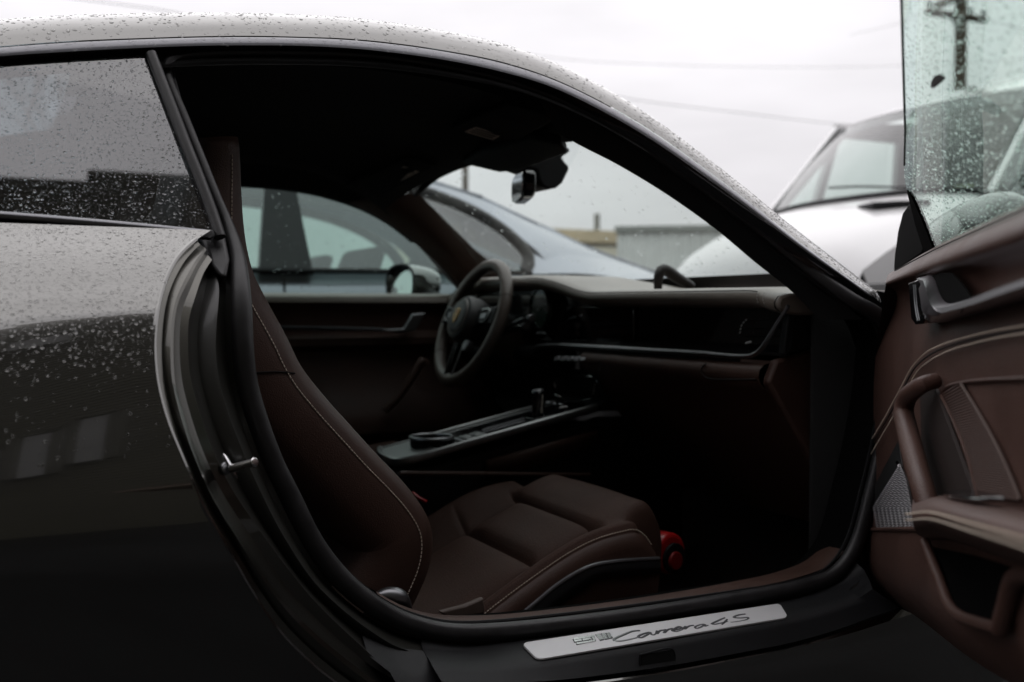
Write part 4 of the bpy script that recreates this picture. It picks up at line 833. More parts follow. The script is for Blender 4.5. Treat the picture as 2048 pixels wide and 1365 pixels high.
# ribbed inset
rib_q = [(1882, 792), (1922, 768), (2040, 1000), (1952, 984)]
def rq(u, v, n=.006): return pD(lerp(lerp(rib_q[0][0], rib_q[1][0], u), lerp(rib_q[3][0], rib_q[2][0], u), v) + 14 * math.sin(math.pi * v) * 0.6, lerp(lerp(rib_q[0][1], rib_q[1][1], u), lerp(rib_q[3][1], rib_q[2][1], u), v), n)
mk("rib_panel", [g_tube([rq(0, k / 44), rq(.5, k / 44), rq(1, k / 44)], .0017, 5) for k in range(45)], LEAB, door, kind="stuff")
mk("rib_edge", g_tube(catmull([rq(0, v / 10, .008) for v in range(11)], 30), .0016, 6), LEAB, door); mk("rib_edge", g_tube(catmull([rq(1, v / 10, .008) for v in range(11)], 30), .0016, 6), bpy.data.materials["light_seam"], door)
mk("inset_top", g_tube(catmull([pD(x, y, .006) for x, y in [(1878, 800), (1890, 778), (1922, 766), (1980, 760), (2048, 757), (xr, 745)]], 30), .002, 6), LEAB, door)
# speaker grille of fine slats
GR = mat("grille_mesh", (.58, .56, .58), .45, metal=.5)
GD_ = mat("grille_dark", (.01, .01, .01), .6)
grl = mk("speaker_grille", g_poly([pD(x, y, .006) for x, y in [(1742, 1018), (1797, 925), (1812, 960), (1832, 1058), (1752, 1060)]], DN * -.004), GD_, door)
sl = []
for k in range(40):
    y = 931 + k * 3.25
    x0 = 1746 if y > 1015 else lerp(1799, 1746, (y - 930) / 85); x1 = lerp(1801, 1812, (y - 930) / 30) if y < 960 else lerp(1812, 1831, (y - 960) / 98)
    if y > 1015: x0 = lerp(1746, 1753, (y - 1015) / 42)
    nseg = max(3, int((x1 - x0) / 4))
    sl.append(g_tube([pD(lerp(x0, x1, j / nseg), y + (.9 if j % 2 else -.6), .010) for j in range(nseg + 1)], .0009, 4))
mk("grille_wires", sl, GR, grl, smooth=False, kind="stuff")
mk("grille_surround", g_poly([pD(x, y, .004) for x, y in [(1718, 988), (1745, 985), (1800, 880), (1806, 935), (1745, 1016), (1752, 1060), (1720, 1060)]], DN * .002), GD_, door)
mk("grille_edge", g_tube(catmull([pD(x, y, .010) for x, y in [(1722, 985), (1719, 1020), (1720, 1052), (1730, 1059), (1780, 1059), (1834, 1059)]], 30), .0035, 8), LEAB, door)
mk("grille_clip", g_tube([pD(1795, 926, .01), pD(1799, 932, .01)], .003, 8), CHROME, door)
# door pocket
pk = [(1856, 1092), (1872, 1140), (1892, 1198), (1915, 1230), (1960, 1248), (1998, 1258), (2010, 1220), (2026, 1160), (2040, 1150), (2030, 1136), (1950, 1112)]
mk("pocket_shade", g_poly([pD(x, y, .0155) for x, y in pk], DN * .0015), VOID, door)  # flat black sheet painting the shade of the pocket's opening
mk("pocket_rim", g_tube(catmull([pD(x, y, n) for x, y, n in [(1848, 1082, .03), (1860, 1112, .026), (1876, 1152, .024), (1896, 1206, .022), (1916, 1230, .022), (1945, 1243, .022), (1996, 1258, .02)]], 40), .0062, 10), LEAB, door)
mk("pocket_wall", g_tube(catmull([pD(x, y, .02) for x, y in [(2000, 1258), (2012, 1215), (2026, 1165), (2040, 1152), (2120, 1160), (2250, 1200)]], 30), .008, 10), LEAB, door)
# window
gl_l = [(1797, -170), (1803, 0), (1806, 110), (1810, 250), (1815, 388), (1836, 436), (1864, 500)]
gl_r = [(xr, -320), (xr, -220), (xr, -120), (xr, 0), (xr, 120), (xr, 190), (xr, 285)]
gLr = catmull([pDG(*a) for a in gl_l], 40); gRr = catmull([pDG(*a) for a in gl_r], 40)
dg_rows = [[a.lerp(b, k / 16) for k in range(17)] for a, b in zip(gLr, gRr)]
mk("door_window", g_grid(dg_rows), GD, door, angle=180)
EDGE = mat("glass_edge", (.10, .16, .14), .15)
mk("glass_edge", g_tube(gLr[:30], .0014, 6), EDGE, door)
fr_ = [pDG(x, y, -.033) for x, y in [(1813, 380), (1822, 392), (1840, 432), (1866, 498), (1848, 506), (1830, 450)]]
mk("window_border", g_poly(fr_, DN * -.006), VOID, door)
mk("mirror_sail", g_poly([pD(x, y, -.022) for x, y in [(1787, 545), (1789, 510), (1796, 460), (1805, 425), (1815, 411), (1822, 418), (1850, 494), (1842, 510)]], DN * -.014), VOID, door, bevel=.004)
# the mirror housing outside the glass
mk("outer_mirror", g_tube(catmull([pD(1880, 520, -.10), pD(1930, 480, -.19), pD(1985, 455, -.22), pD(2040, 440, -.21)], 16), lambda t: .004 + .062 * math.sqrt(max(0, 1 - (2 * t - 1) ** 2)), 16), BLACKG, door)
leaf = mk("wet_leaf", g_poly([pDG(x, y, -.031) for x, y in [(1860, 176), (1862, 163), (1868, 152), (1878, 149), (1887, 154), (1885, 160), (1876, 168), (1866, 176)]], DN * -.002), mat("leaf_dark", (.015, .013, .01), .5), bevel=.0005)
tag(leaf, "small dark leaf scrap stuck on the wet glass of the open door", "leaf")
# red canister in the footwell
can = thing("red_canister", pY(1345, 1105, 1.60) - Vector((0, 0, .04)), "small red cylinder with black collar lying below the front of the seat", "canister")
cc0 = pY(1344, 1108, 1.56); cax = Vector((-.15, .97, -.05)).normalized()
mk("cylinder", g_cyl(cc0, cax, .040, .16, 28), RED, can, bevel=.008, segs=3)
mk("collar", g_cyl(cc0 + Vector((0.004, -.006, -.008)), cax, .029, .008, 28), BLACKP, can, bevel=.002)
mk("cap", g_cyl(cc0 + Vector((0.003, -.012, -.012)), cax, .018, .008, 20), mat("dark_red", (.22, .005, .006), .5), can, bevel=.003)
#@@BACK
# ================================================================== WHAT STANDS AROUND
TYRE = mat("tyre", (.02, .02, .02), .8)
def wheel_at(parent, c, r, wd):
    t = mk("wheel", g_cyl(Vector(c) - Vector((0, wd / 2, 0)), (0, 1, 0), r, wd, 32), TYRE, parent, bevel=.03, segs=3)
    mk("rim", g_cyl(Vector(c) - Vector((0, wd / 2 + .008, 0)), (0, 1, 0), r * .66, wd + .016, 24), DALU, t, bevel=.01)
# --- car parked beyond: blue-grey, facing the same way
SIL = mat("silver_blue_paint", (.36, .39, .44), .34, metal=.45, coat=1, coat_rough=.04, var=.05, vscale=2)
DARKI = mat("dark_interior", (.012, .012, .013), .9)
sed = thing("parked_car", (1.2, 4.8, 0), "silver blue wet car parked alongside, seen through the driver's side window", "car")
SY0, SY1 = 3.92, 5.72
def sec_low(X, zt, w0=0.):
    a = SY0 + w0; b = SY1 - w0; c = (a + b) / 2
    return [Vector((X, y, z)) for y, z in ((a + .06, .28), (a + .0, .45), (a - .0, .65), (a + .02, .82), (a + .05, zt - .06), (a + .10, zt - .01), (a + .2, zt + .005), (c, zt + .035), (b - .2, zt + .005), (b - .10, zt - .01), (b - .05, zt - .06), (b - .02, .82), (b, .65), (b, .45), (b - .06, .28))]
lowX = [(-2.5, .60, .34), (-2.42, .74, .22), (-2.1, .86, .10), (-1.5, .96, .04), (-.9, 1.0, .02), (0, 1.01, 0), (1.2, 1.01, 0), (2.0, 1.03, .0), (2.4, 1.045, .0), (2.75, 1.02, .02), (3.1, .96, .06), (3.35, .88, .14), (3.46, .74, .28), (3.48, .60, .36)]
body = mk("body", [g_grid([sec_low(*a) for a in lowX]), g_poly(sec_low(*lowX[0]), (-.02, 0, 0)), g_poly(sec_low(*lowX[-1]), (.02, 0, 0))], SIL, sed, angle=60)
roofp = [(-.25, 1.36, .30), (.2, 1.455, .26), (.6, 1.50, .25), (1.0, 1.505, .25), (1.35, 1.485, .26), (1.7, 1.44, .28), (1.99, 1.375, .29), (2.26, 1.275, .29), (2.54, 1.165, .27), (2.8, 1.08, .24), (3.0, 1.015, .20)]
mk("roof", g_grid([[Vector((x, lerp(SY0 + w0, SY1 - w0, k / 12), z + .05 * (1 - (2 * k / 12 - 1) ** 2))) for k in range(13)] for x, z, w0 in roofp[:7]]), SIL, sed, angle=180, solid=.03)
GSED = glassmat("parked_car_glass", (.76, .86, .82), 2.2)
def hatch(k0, k1): return g_grid([[Vector((x, lerp(SY0 + w0, SY1 - w0, k / 24), z + .05 * (1 - (2 * k / 24 - 1) ** 2))) for k in range(k0, k1 + 1)] for x, z, w0 in roofp[6:]])
mk("hatch_edge", hatch(0, 3), SIL, sed, angle=180, solid=.02); mk("hatch_edge", hatch(21, 24), SIL, sed, angle=180, solid=.02); mk("hatch_glass", hatch(3, 21), GSED, sed, angle=180)
for s in (-1, 1):
    yb = SY0 + .05 if s < 0 else SY1 - .05; yt = SY0 + .25 if s < 0 else SY1 - .25
    def sy(z): return lerp(yb, yt, min(1.2, max(0, (z - 1.0) / .47)))
    arc = catmull([Vector((x, sy(z), z)) for x, z in ((1.05, 1.455), (1.4, 1.425), (1.7, 1.365), (1.93, 1.275), (2.07, 1.175), (2.13, 1.09), (2.10, 1.03))], 30)
    mk("window_surround", g_tube(arc, .034, 10, flat=.35, axis=(0, 1, 0)), mat("surround", (.05, .05, .05), .4, var=.5, vscale=25), sed)
    topc = catmull([Vector((x, (SY0 + w0) if s < 0 else SY1 - w0, z)) for x, z, w0 in roofp[3:]], 30)
    botc = [p.lerp(q, .12) for p, q in zip(arc, topc)]
    low_ = catmull([Vector((x, yb, z)) for x, z in ((2.11, 1.02), (2.4, 1.025), (2.7, .995), (3.0, .95))], 30)
    mk("rear_quarter", g_grid([[p, p.lerp(q, .5) + Vector((0, s * .02, 0)), q] for p, q in zip(botc, topc)]), SIL, sed, angle=180)
    edge_ = [Vector((2.11, yb, 1.02))] * 8 + list(reversed(arc))[:22]
    mk("rear_shoulder", g_grid([[p, q] for p, q in zip(low_, catmull([Vector((2.12, sy(1.09), 1.09)), topc[18], topc[23], topc[29]], 30))]), SIL, sed, angle=180)
    mk("centre_pillar", g_poly([Vector((.90, yb, 1.0)), Vector((1.12, yb, 1.0)), Vector((1.08, yt, 1.48)), Vector((.98, yt, 1.48))], (0, .04 * -s, 0)), mat("pillar_grey", (.035, .035, .036), .5), sed)
    mk("front_pillar", g_tube(catmull([Vector((-.15, yt, 1.40)), Vector((-.5, lerp(yt, yb, .5), 1.24)), Vector((-.95, yb, 1.01))], 12), .035, 8), SIL, sed)
    mk("rear_window", ([Vector((1.12, sy(1.01), 1.01)), Vector((2.10, sy(1.03), 1.03)), Vector((2.12, sy(1.09), 1.09)), Vector((2.06, sy(1.18), 1.18)), Vector((1.92, sy(1.28), 1.28)), Vector((1.7, sy(1.37), 1.37)), Vector((1.4, sy(1.43), 1.43)), Vector((1.06, sy(1.47), 1.47))], [tuple(range(8))]), GSED, sed, smooth=False)
    mk("front_window", ([Vector((-.9, sy(1.02), 1.02)), Vector((.90, sy(1.01), 1.01)), Vector((.98, sy(1.48), 1.48)), Vector((.2, sy(1.45), 1.45)), Vector((-.15, sy(1.39), 1.39))], [(0, 1, 2, 3, 4)]), GSED, sed, smooth=False)
    mk("window_strip", g_tube([Vector((-.95, yb - .005 * -s, 1.005)), Vector((2.12, yb - .005 * -s, 1.025))], .012, 6), BLACKP, sed)
    mk("door_line", g_tube([Vector((1.0, (SY0 - .002) if s < 0 else SY1 + .002, .4)), Vector((1.0, (SY0 + .052) if s < 0 else SY1 - .052, .98))], .006, 5), BLACKP, sed)
    mk("mirror", g_tube([Vector((-.70, yb, 1.06)), Vector((-.70, yb + s * .10, 1.10)), Vector((-.70, yb + s * .2, 1.11))], lambda t: .03 + .035 * t, 12), SIL, sed, bevel=.01)
mk("windscreen", g_grid([[Vector((lerp(-1.0, -.25, v) - .12 * (1 - (2 * k / 10 - 1) ** 2), lerp(lerp(SY0 + .10, SY1 - .10, k / 10), lerp(SY0 + .30, SY1 - .30, k / 10), v), lerp(1.02, 1.37, v))) for k in range(11)] for v in (0, .33, .66, 1)]), GSED, sed, angle=180)
for x in (-1.5, 2.65):
    for y in (4.02, 5.62): wheel_at(sed, (x, y, .36), .36, .22)
mk("cabin_tub", g_box((.6, 4.82, .86), (2.6, 1.6, .2)), mat("tub_grey", (.12, .12, .12), .9), sed)
mk("headlining", g_grid([[Vector((x, lerp(SY0 + w0 + .04, SY1 - w0 - .04, k / 8), z - .03 + .04 * (1 - (2 * k / 8 - 1) ** 2))) for k in range(9)] for x, z, w0 in roofp[1:7]]), mat("pale_headlining", (.62, .62, .59), .9), sed)  # pale lining added to brighten the view through this car's windows
for x in (.35, 1.35):
    for y in (4.42, 5.22):
        mk("seat", g_poly([Vector((x, y - .22, .9)), Vector((x + .10, y - .22, .9)), Vector((x + .18, y - .22, 1.14)), Vector((x + .10, y - .22, 1.14))], (0, .44, 0)), DARKI, sed, bevel=.03)
        if x < 1: mk("headrest", g_box((x + .16, y, 1.22), (.08, .24, .12)), DARKI, sed, bevel=.03)
mk("tail_lamp", g_poly([Vector((3.30, SY0 + .12, .80)), Vector((3.44, SY0 + .34, .70)), Vector((3.40, SY0 + .36, .82)), Vector((3.26, SY0 + .14, .86))], (.01, -.01, .01)), RED, sed)
# --- white van facing the other way
WHITE = mat("van_white", (.74, .74, .74), .3, coat=.8, coat_rough=.06, var=.04, vscale=2)
van = thing("delivery_van", (6.2, 4.4, 0), "tall white delivery van with sloping nose parked nose-in behind the open door", "van")
VC, VH = 4.38, .93; VDX = -.27
def vrow(X, z, w0, n=14, bul=.0, zb=.0): return [Vector((X - bul * (1 - (2 * k / n - 1) ** 2), VC + VH * (1 - w0) * (2 * k / n - 1), z - zb * (2 * k / n - 1) ** 4)) for k in range(n + 1)]
mk("hood", g_grid([vrow(4.86, 1.50, .04, bul=.14, zb=.05), vrow(4.60, 1.425, .04, bul=.15, zb=.06), vrow(4.35, 1.33, .06, bul=.16, zb=.08), vrow(4.14, 1.225, .10, bul=.17, zb=.10), vrow(4.02, 1.10, .14, bul=.17, zb=.06), vrow(3.98, .95, .15, bul=.17, zb=.0), vrow(3.97, .62, .14, bul=.17), vrow(3.95, .40, .12, bul=.15)]), WHITE, van, angle=180)
for s in (-1, 1):
    yo = VC + s * VH
    mk("fender", g_grid([[Vector((x, VC + s * VH * w_, z)) for x, z, w_ in q] for q in [[(4.86, 1.46, .955), (4.6, 1.38, .955), (4.35, 1.265, .94), (4.14, 1.14, .90), (4.02, 1.05, .86)], [(4.9, 1.3, 1.0), (4.6, 1.22, 1.0), (4.35, 1.12, .985), (4.17, 1.04, .94), (4.05, .95, .89)], [(4.9, .9, 1.01), (4.6, .9, 1.01), (4.35, .88, 1.0), (4.15, .85, .95), (4.03, .80, .89)], [(4.9, .4, 1.0), (4.6, .4, 1.0), (4.35, .4, .99), (4.12, .4, .93), (4.0, .4, .88)]]]), WHITE, van, angle=180)
    mk("headlight", g_grid([[Vector((4.30, yo * 1 - s * .075, 1.16)), Vector((4.12, yo - s * .14, 1.07)), Vector((3.99, yo - s * .25, .99))], [Vector((4.28, yo - s * .045, 1.04)), Vector((4.09, yo - s * .10, .96)), Vector((3.96, yo - s * .22, .90))]]), mat("lamp_glass", (.55, .56, .58), .16, metal=.5, coat=1), van, sub=2, solid=.03)
    for hx, hy, hz, hr in ((4.145, .118, 1.045, .036), (4.06, .175, .985, .03)):
        mk("headlight_reflector", g_cyl((hx - .02, yo - s * (hy - .0), hz), (-.6, s * .75, .15), hr, .012, 20, hr * .8), CHROME, van, bevel=.006)
    mk("headlight_rim", g_tube(catmull([Vector((4.32, yo - s * .07, 1.19)), Vector((4.12, yo - s * .135, 1.10)), Vector((3.98, yo - s * .25, 1.015))], 12), .012, 6), BLACKP, van)
    mk("indicator", g_tube([Vector((4.27, yo - s * .06, 1.10)), Vector((4.19, yo - s * .075, 1.06))], .022, 10), mat("amber", (.85, .22, .03), .3, coat=.5), van)
    if s < 0: mk("hood_vent", g_poly([pZ(x, y, 1.405) - Vector((VDX, 0, 0)) for x, y in ((1698, 431), (1716, 420), (1745, 414), (1800, 411), (1860, 409), (1866, 420), (1800, 425), (1745, 430))], (0, 0, .025)), BLACKP, van, bevel=.004)
    # cab side: panel strips round the door window and the small front window
    yb, yt = VC + s * VH * .985, VC + s * VH * .87
    def sp(x, z): return Vector((x, lerp(yb, yt, min(1, max(0, (z - 1.3) / .85))), z))
    def strip(nm, q, m=WHITE): mk(nm, g_poly([sp(x, z) for x, z in q], (0, -s * .05, 0)), m, van, bevel=.004)
    strip("door_lower", [(4.88, .42), (4.88, 1.38), (6.25, 1.38), (6.25, .42)])
    strip("sill_strip", [(4.86, 1.38), (4.92, 1.46), (6.25, 1.44), (6.25, 1.38)])
    strip("screen_pillar", [(4.82, 1.44), (4.95, 1.46), (5.52, 2.08), (5.42, 2.12)])
    strip("window_post", [(5.24, 1.44), (5.31, 1.44), (5.46, 2.08), (5.41, 2.08)])
    strip("door_top", [(5.44, 2.05), (5.42, 2.14), (6.25, 2.2), (6.25, 2.05)])
    strip("rear_post", [(6.06, 1.44), (6.25, 1.44), (6.25, 2.05), (6.02, 2.05)])
    mk("side_glass", ([sp(4.95, 1.45), sp(6.04, 1.45), sp(6.04, 2.06), sp(5.48, 2.06)], [(0, 1, 2, 3)]), GSED, van)
    mk("cargo_side", g_poly([Vector((6.25, yb, .42)), Vector((9.4, yb, .42)), Vector((9.4, yb, 1.4)), Vector((9.4, VC + s * VH * .93, 2.35)), Vector((6.25, VC + s * VH * .90, 2.35)), Vector((6.25, yb, 1.4))], (0, -s * .05, 0)), WHITE, van, bevel=.004)
    for x in (4.75, 8.4): wheel_at(van, (x, VC + s * .82, .36), .36, .24)
    if s < 0: mk("door_mirror", g_tube([Vector((5.0, yb + s * .06, 1.50)), Vector((4.98, yb + s * .2, 1.58)), Vector((4.98, yb + s * .2, 1.86))], .065, 12), BLACKP, van, bevel=.02)
wst = vrow(5.46, 2.10, .13, bul=.16, zb=.0); wsb = vrow(4.88, 1.50, .04, bul=.14, zb=.05)
mk("windscreen", g_grid([[a.lerp(b, v) + Vector((-.03 * math.sin(math.pi * v), 0, 0)) for a, b in zip(wsb, wst)] for v in (0, .2, .4, .6, .8, 1)]), glassmat("van_glass", (.70, .78, .75), .75), van, angle=180)
mk("screen_border", g_grid([[a.lerp(b, v) + Vector((-.03 * math.sin(math.pi * v) + .012, 0, 0)) for a, b in zip(wsb, wst)] for v in (.88, .94, 1.02)]), mat("frit_grey", (.06, .055, .065), .7), van)
mk("cowl", g_grid([[a + Vector((d, 0, z)) for a in wsb] for d, z in ((-.03, .01), (.02, .025), (.07, .02))]), BLACKP, van, solid=.02)
for k in (0,): mk("wiper", g_tube([wsb[3 + 5 * k] + Vector((-.02, 0, .03)), wsb[6 + 5 * k] + Vector((-.05, 0, .07)), wsb[8 + 5 * k] + Vector((-.03, 0, .09))], .007, 6), BLACKP, van)
mk("roof", g_grid([wst, vrow(5.7, 2.22, .11, zb=.04), vrow(6.25, 2.40, .10, zb=.08), vrow(8, 2.42, .10, zb=.08), vrow(9.4, 2.40, .10, zb=.08)]), WHITE, van, angle=180)
mk("cab_ceiling", g_grid([vrow(5.50, 2.04, .15), vrow(6.3, 2.12, .15)]), mat("cab_grey", (.06, .065, .065), .8), van)
mk("bulkhead", g_box((6.32, VC, 1.4), (.04, 1.7, 1.9)), bpy.data.materials["cab_grey"], van)
mk("cab_dash", g_box((5.05, VC, 1.36), (.5, 1.66, .12)), DARKI, van, bevel=.03)
for y in (VC - .5, VC + .15):
    mk("seat", g_poly([Vector((5.95, y, 1.0)), Vector((6.1, y, 1.0)), Vector((6.2, y, 1.7)), Vector((6.08, y, 1.7))], (0, .45, 0)), DARKI, van, bevel=.03)
mk("rear_doors", g_box((9.42, VC, 1.38), (.04, 1.7, 1.95)), WHITE, van)
mk("grille", g_box((3.83, VC, .78), (.04, 1.05, .18)), BLACKP, van, bevel=.02)
mk("bumper", g_grid([vrow(3.93, .62, .10, bul=.19), vrow(3.89, .52, .10, bul=.2), vrow(3.92, .34, .10, bul=.17)]), BLACKP, van, angle=180, solid=.03)
mk("inspection_sticker", g_poly([pY(x, y, 3.9) - Vector((VDX, 0, 0)) for x, y in [(1906, 372), (1945, 368), (1948, 384), (1909, 387)]], (0, -.004, 0)), mat("sticker", (.45, .55, .18), .6), van)
# --- far things through the windscreen
cont = thing("shipping_container", (15, 20, 0), "pale grey steel container standing in the lot beyond the windscreen", "container")
c0 = pY(1234, 468, 20.0); c0.z = 0; cex = Vector((math.cos(math.radians(37)), -math.sin(math.radians(37)), 0)); cey = Vector((cex.y * -1, cex.x, 0)); cz = 2.72; CL = 4.2
def ct(a, b, z): return c0 + cex * a + cey * b + Vector((0, 0, z))
CONT = mat("container_grey", (.76, .80, .77), .6, var=.10, vscale=1.2); nn = 64
CR = Matrix((cex, cey, Vector((0, 0, 1)))).transposed()
mk("side_wall", g_grid([[ct(CL * k / nn, .03 if (k // 2) % 2 else 0, z) for k in range(nn + 1)] for z in (.15, cz)]), CONT, cont, smooth=False)
for a_ in (.03, CL - .03): mk("end_wall", g_box(ct(a_, 1.2, cz / 2 + .07), (.06, 2.3, cz - .15), CR), CONT, cont)
mk("top_rail", g_box(ct(CL / 2, -.02, cz), (CL + .1, .14, .14), CR), mat("container_rail", (.26, .29, .27), .7), cont)
mk("roof_panel", g_box(ct(CL / 2, 1.2, cz + .02), (CL, 2.3, .04), CR), CONT, cont)
mk("bottom_rail", g_box(ct(CL / 2, .0, .09), (CL, .12, .17), CR), CONT, cont)
wh = thing("warehouse", (24, 60, 0), "low cream building with ochre roof edge far behind the container", "building")
wa, wb = pY(840, 470, 52).x, pY(1290, 470, 52).x
zt = pY(1150, 472, 52).z
mk("wall", g_box(((wa + wb) / 2, 54, zt / 2 - .3), (wb - wa, 4, zt - .6)), mat("cream_wall", (.72, .69, .55), .8, var=.12, vscale=.4), wh)
mk("roof", g_box(((wa + wb) / 2, 54, zt), (wb - wa + .4, 4.4, .75)), mat("ochre_roof", (.62, .52, .34), .8, var=.2, vscale=.5), wh)
for k in range(6): mk("window", g_box((lerp(wa, wb, (k + .5) / 6), 51.97, zt * .42), (2.0, .06, .8)), mat("far_window_glass", (.12, .13, .12), .2), wh)
mk("chimney", g_box((pY(1194, 450, 53).x, 53, zt + .9), (.26, .26, 1.2)), mat("flue_grey", (.15, .16, .15), .8), wh)
# low shed and fence line behind the parked car
def fence(y, x0, x1, h, lab, col):
    f = thing("panel_fence", ((x0 + x1) / 2, y, 0), lab, "fence"); n = 10
    for k in range(n):
        a, b = lerp(x0, x1, k / n), lerp(x0, x1, (k + 1) / n)
        mk("panel", g_box(((a + b) / 2, y, h / 2), (b - a - .06, .05, h)), col, f); mk("post", g_box((a, y, h / 2 + .05), (.08, .09, h + .1)), DALU, f)
fence(26, -6, 12.5, 1.75, "long weathered tan panel fence beyond the parked silver blue car", mat("tan_fence", (.30, .27, .19), .8, var=.25, vscale=.8))
# white car further back, seen through the parked car's windows
wcar = thing("white_hatchback", (1.2, 10, 0), "white hatchback parked behind the silver blue car", "car")
def hrow(X, zt, w0): return [Vector((X, y, z)) for y, z in ((9.1 + w0, .3), (9.05 + w0, .7), (9.12 + w0, zt - .08), (9.3 + w0, zt), (9.95, zt + .03), (10.6 - w0, zt), (10.78 - w0, zt - .08), (10.85 - w0, .7), (10.8 - w0, .3))]
hr = [(-1.2, .75, .2), (-1.1, 1.0, .06), (-.8, 1.05, 0), (2.0, 1.02, 0), (2.6, .95, .05), (3.0, .8, .18), (3.05, .55, .25)]
mk("body", [g_grid([hrow(*a) for a in hr]), g_poly(hrow(*hr[0]), (-.02, 0, 0)), g_poly(hrow(*hr[-1]), (.02, 0, 0))], WHITE, wcar)
mk("roof", g_grid([[Vector((x, lerp(9.4, 10.5, k / 6), z)) for k in range(7)] for x, z in ((-.85, 1.40), (0, 1.50), (.8, 1.5), (1.3, 1.43))]), WHITE, wcar, solid=.04)
for y0_, y1_ in ((9.2, 9.4), (10.7, 10.5)):
    for q in (((-.95, 1.0), (-.6, 1.0), (-.35, 1.45), (-.85, 1.4)), ((.55, 1.0), (.66, 1.0), (.62, 1.48), (.52, 1.48)), ((1.85, 1.0), (2.0, 1.0), (1.32, 1.44), (1.22, 1.44))):
        mk("pillar", g_poly([Vector((x, lerp(y0_, y1_, (z - 1) / .5), z)) for x, z in q], (0, .04 if y0_ < 10 else -.04, 0)), BLACKP if q[0][0] == .55 else WHITE, wcar)
    mk("window", ([Vector((-.6, y0_, 1.03)), Vector((1.85, y0_, 1.02)), Vector((1.22, y1_, 1.46)), Vector((-.35, y1_, 1.46))], [(0, 1, 2, 3)]), GSED, wcar)
for x in (-.5, 2.2):
    for y in (9.15, 10.75): wheel_at(wcar, (x, y, .32), .32, .2)
# utility pole seen through the door glass
WOOD = mat("pole_wood", (.10, .075, .055), .85, var=.3, vscale=6)
def pole_thing(px, dist_y, topz, r, lab, arms=True):
    b = pY(px, 60, dist_y); t = thing("utility_pole", (b.x, b.y, 0), lab, "utility pole")
    mk("pole", g_tube([Vector((b.x, b.y, 0)), Vector((b.x, b.y, topz))], lambda k: r * (1.1 - .25 * k), 12), WOOD, t)
    return t, b
upole, ub = pole_thing(1922, 14.0, 13.0, .12, "brown wooden utility pole with crossarms rising above the white van")
def arm(pts, nm="crossarm"): mk(nm, g_tube(pts, .075, 4, cap=True), WOOD, upole, smooth=False)
a0 = pY(1855, 24, 13.85); a1 = pY(1972, 41, 13.95); arm([a0, a1]); b0 = pY(1873, 12, 13.5); b1 = pY(1935, -12, 14.4); arm([b0, b1 + (b1 - b0) * .6])
for px, py in ((1859, 19), (1941, 31), (1967, 35)):
    q = pY(px, py, 13.88); mk("insulator", g_tube([q, q + Vector((0, 0, .07)), q + Vector((0, 0, .13))], lambda t: .022 + .03 * t, 8), BLACKP, upole)
mk("brace", g_tube([pY(1902, 36, 13.85), pY(1914, 56, 13.9)], .02, 6), DALU, upole)
# far poles, wires, bare tree
fp, fb = pole_thing(930, 45, 9.5, .16, "distant slim utility pole standing behind the windscreen's top edge")
mk("crossarm", g_box((fb.x, fb.y, 8.9), (1.8, .12, .12)), WOOD, fp)
WIRE = mat("wire", (.38, .38, .39), .7)
def wire(pts, lab, r=.022):
    P = catmull(pts, 30); o = mk("overhead_wire", g_tube(P, r, 5), WIRE); tag(o, lab, "wire", "overhead wires")
wire([pY(-300, -60, 40), pY(170, 0, 42), pY(330, 22, 44), pY(420, 42, 46), pY(520, 60, 48)], "thin overhead wire sloping down to the car's roof at upper left")
wire([pY(950, 92, 40), pY(1120, 118, 40), pY(1400, 132, 40), pY(1806, 132, 40), pY(2300, 100, 40)], "upper overhead wire crossing the sky above the windscreen pillar", .012)
wire([pY(1100, 170, 36), pY(1290, 203, 36), pY(1480, 226, 36), pY(1670, 248, 36), pY(2100, 280, 36)], "lower overhead wire running down behind the white van's roof", .016)
wire([ub + Vector((-1.5, 0, 0)) * 0 + pY(1941, 29, 13.88) - ub, pY(2300, 70, 14.5)] if False else [pY(1860, 17, 13.88), pY(1804, 45, 18), pY(1700, 70, 26)], "fine wire leaving the crossarm's end insulator towards open sky", .006)
wire([pY(1941, 27, 13.88), pY(2048, 60, 12.5), pY(2300, 120, 10)], "fine wire running from the crossarm's middle insulator off to the right", .006)
tr = thing("bare_tree", (pY(90, 60, 24).x, 24, 0), "leafless winter tree behind the coupe's roof at far left", "tree")
random.seed(3); twigs = []; tb = Vector((pY(90, 60, 24).x, 24, 0))
TRW = mat("bark", (.10, .085, .08), .9)
mk("trunk", g_tube(catmull([tb, tb + Vector((.1, 0, 2.0)), tb + Vector((0, .1, 4.2))], 12), lambda t: .13 - .05 * t, 8), TRW, tr)
def grow(p, d, ln, r, lev):
    e = p + d * ln; twigs.append(g_tube([p, p.lerp(e, .5) + Vector((random.uniform(-.05, .05), random.uniform(-.05, .05), 0)), e], lambda t: r * (1 - .4 * t), 5))
    if lev:
        for _ in range(3):
            nd = (d + Vector((random.uniform(-.7, .7), random.uniform(-.7, .7), random.uniform(-.1, .5)))).normalized(); grow(e, nd, ln * .72, r * .55, lev - 1)
for k in range(5): grow(tb + Vector((0, 0, 3.6 + .15 * k)), Vector((math.cos(k * 1.3) * .5, math.sin(k * 1.3) * .5, .9)).normalized(), 1.0, .045, 4)
mk("crown", twigs, TRW, tr, kind="stuff")
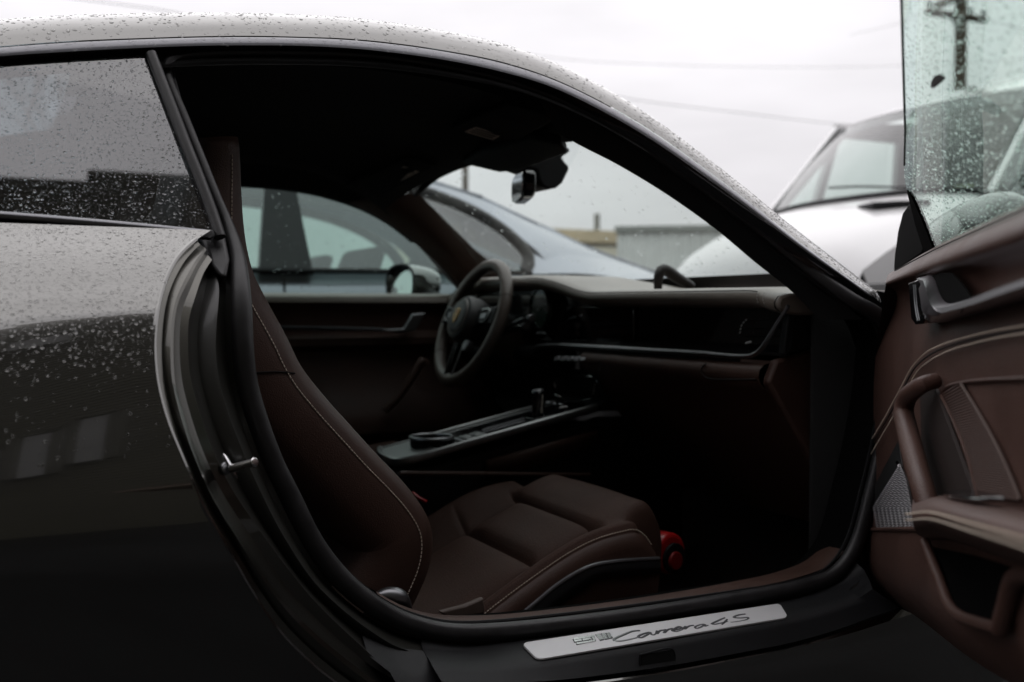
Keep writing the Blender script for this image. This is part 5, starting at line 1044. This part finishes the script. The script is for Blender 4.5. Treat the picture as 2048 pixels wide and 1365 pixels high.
# --- the building behind the photographer, mirrored in glass and paint
OL = mat("olive_siding", (.060, .057, .043), .75, var=.15, vscale=1.5); PALE = mat("pale_shutter", (.26, .26, .26), .6, var=.1, vscale=2)
bld = thing("siding_building", (0, -4, 0), "dark olive lap-sided building mirrored in the coupe's wet flank", "building")
WY = -2.0
def wall(x0, x1, h):
    rows = []; n = int(h / .08)
    for k in range(n): rows += [[Vector((x0, WY + .005, k * .08)), Vector((x1, WY + .005, k * .08))], [Vector((x0, WY - .005, k * .08 + .077)), Vector((x1, WY - .005, k * .08 + .077))]]
    return g_grid(rows)
HW = 7.22
mk("wall", wall(-9, .62, HW), OL, bld, smooth=False); mk("wall", wall(.62, 7.5, HW + .2), OL, bld, smooth=False)
mk("roof", g_box((-4.2, -6.05, HW), (9.66, 8, .1)), OL, bld); mk("roof", g_box((4.05, -6.05, HW + .2), (6.9, 8, .1)), OL, bld)
for x, z, ww, hh in ((1.06, 2.5, .15, 1.2), (.88, 2.3, .15, 1.2), (.66, 2.0, .18, 1.2), (.72, 5.9, .34, .45), (2.6, 1.2, 1.6, 2.3), (-3.0, 1.4, 1.2, 1.4)):
    f = mk("window", g_box((x, WY + .04, z), (ww, .05, hh)), PALE, bld, bevel=.01)
    mk("frame", g_tube([Vector((x - ww / 2, WY + .07, z - hh / 2)), Vector((x + ww / 2, WY + .07, z - hh / 2)), Vector((x + ww / 2, WY + .07, z + hh / 2)), Vector((x - ww / 2, WY + .07, z + hh / 2))], .03, 4, closed=True), OL, f, smooth=False)
mk("side_wall", g_box((-9, -6, HW / 2), (.1, 8, HW)), OL, bld); mk("side_wall", g_box((7.5, -6, HW / 2 + .1), (.1, 8, HW + .2)), OL, bld)

for o in van.children: o.matrix_parent_inverse = Matrix.Translation((VDX, 0, 0)) @ o.matrix_parent_inverse
#@@DROPS
# ================================================================== RAIN DROPS
random.seed(11)
INX = -.24
drops("rain_drops", [[v for v in r] for r in [r[22:] for r in qp_rows[:36]]], 7000, car, (0, -1, .4), .0006, .0027, keep=lambda p: p.z > .70 and p.x > INX and random.random() < sstep(.78, .87, p.z) * .95 + .05, pw=3.0)
drops("rain_drops", q_rows[6:], 5200, car, (0, -1, .5), .0005, .0023, keep=lambda p: p.x > INX, pw=3.0)
drops("rain_drops", [r[:9] for r in roof_rows if r[0].x > INX], 4300, car, (0, -.6, 1), .0007, .0030, pw=2.6)
drops("rain_drops", sk_rows, 1500, car, (0, -.6, 1), .0007, .0028, pw=2.4)
drops("rain_drops", [r for r in mould if INX < r[0].x < 1.2], 800, car, (0, -1, .4), .0006, .0020)
drops("rain_drops", [r[:15] for r in dg_rows[6:]], 3600, door, -DN, .0007, .0026, pw=2.4, drip=.3)
drops("rain_drops", f_rows[16:], 450, car, (0, 1, .3), .001, .003)
drops("rain_drops", ws_rows, 800, car, (.5, 0, 1), .0010, .0040)
drops("rain_drops", ws_rows[-9:], 500, car, (.5, 0, 1), .0010, .0034)
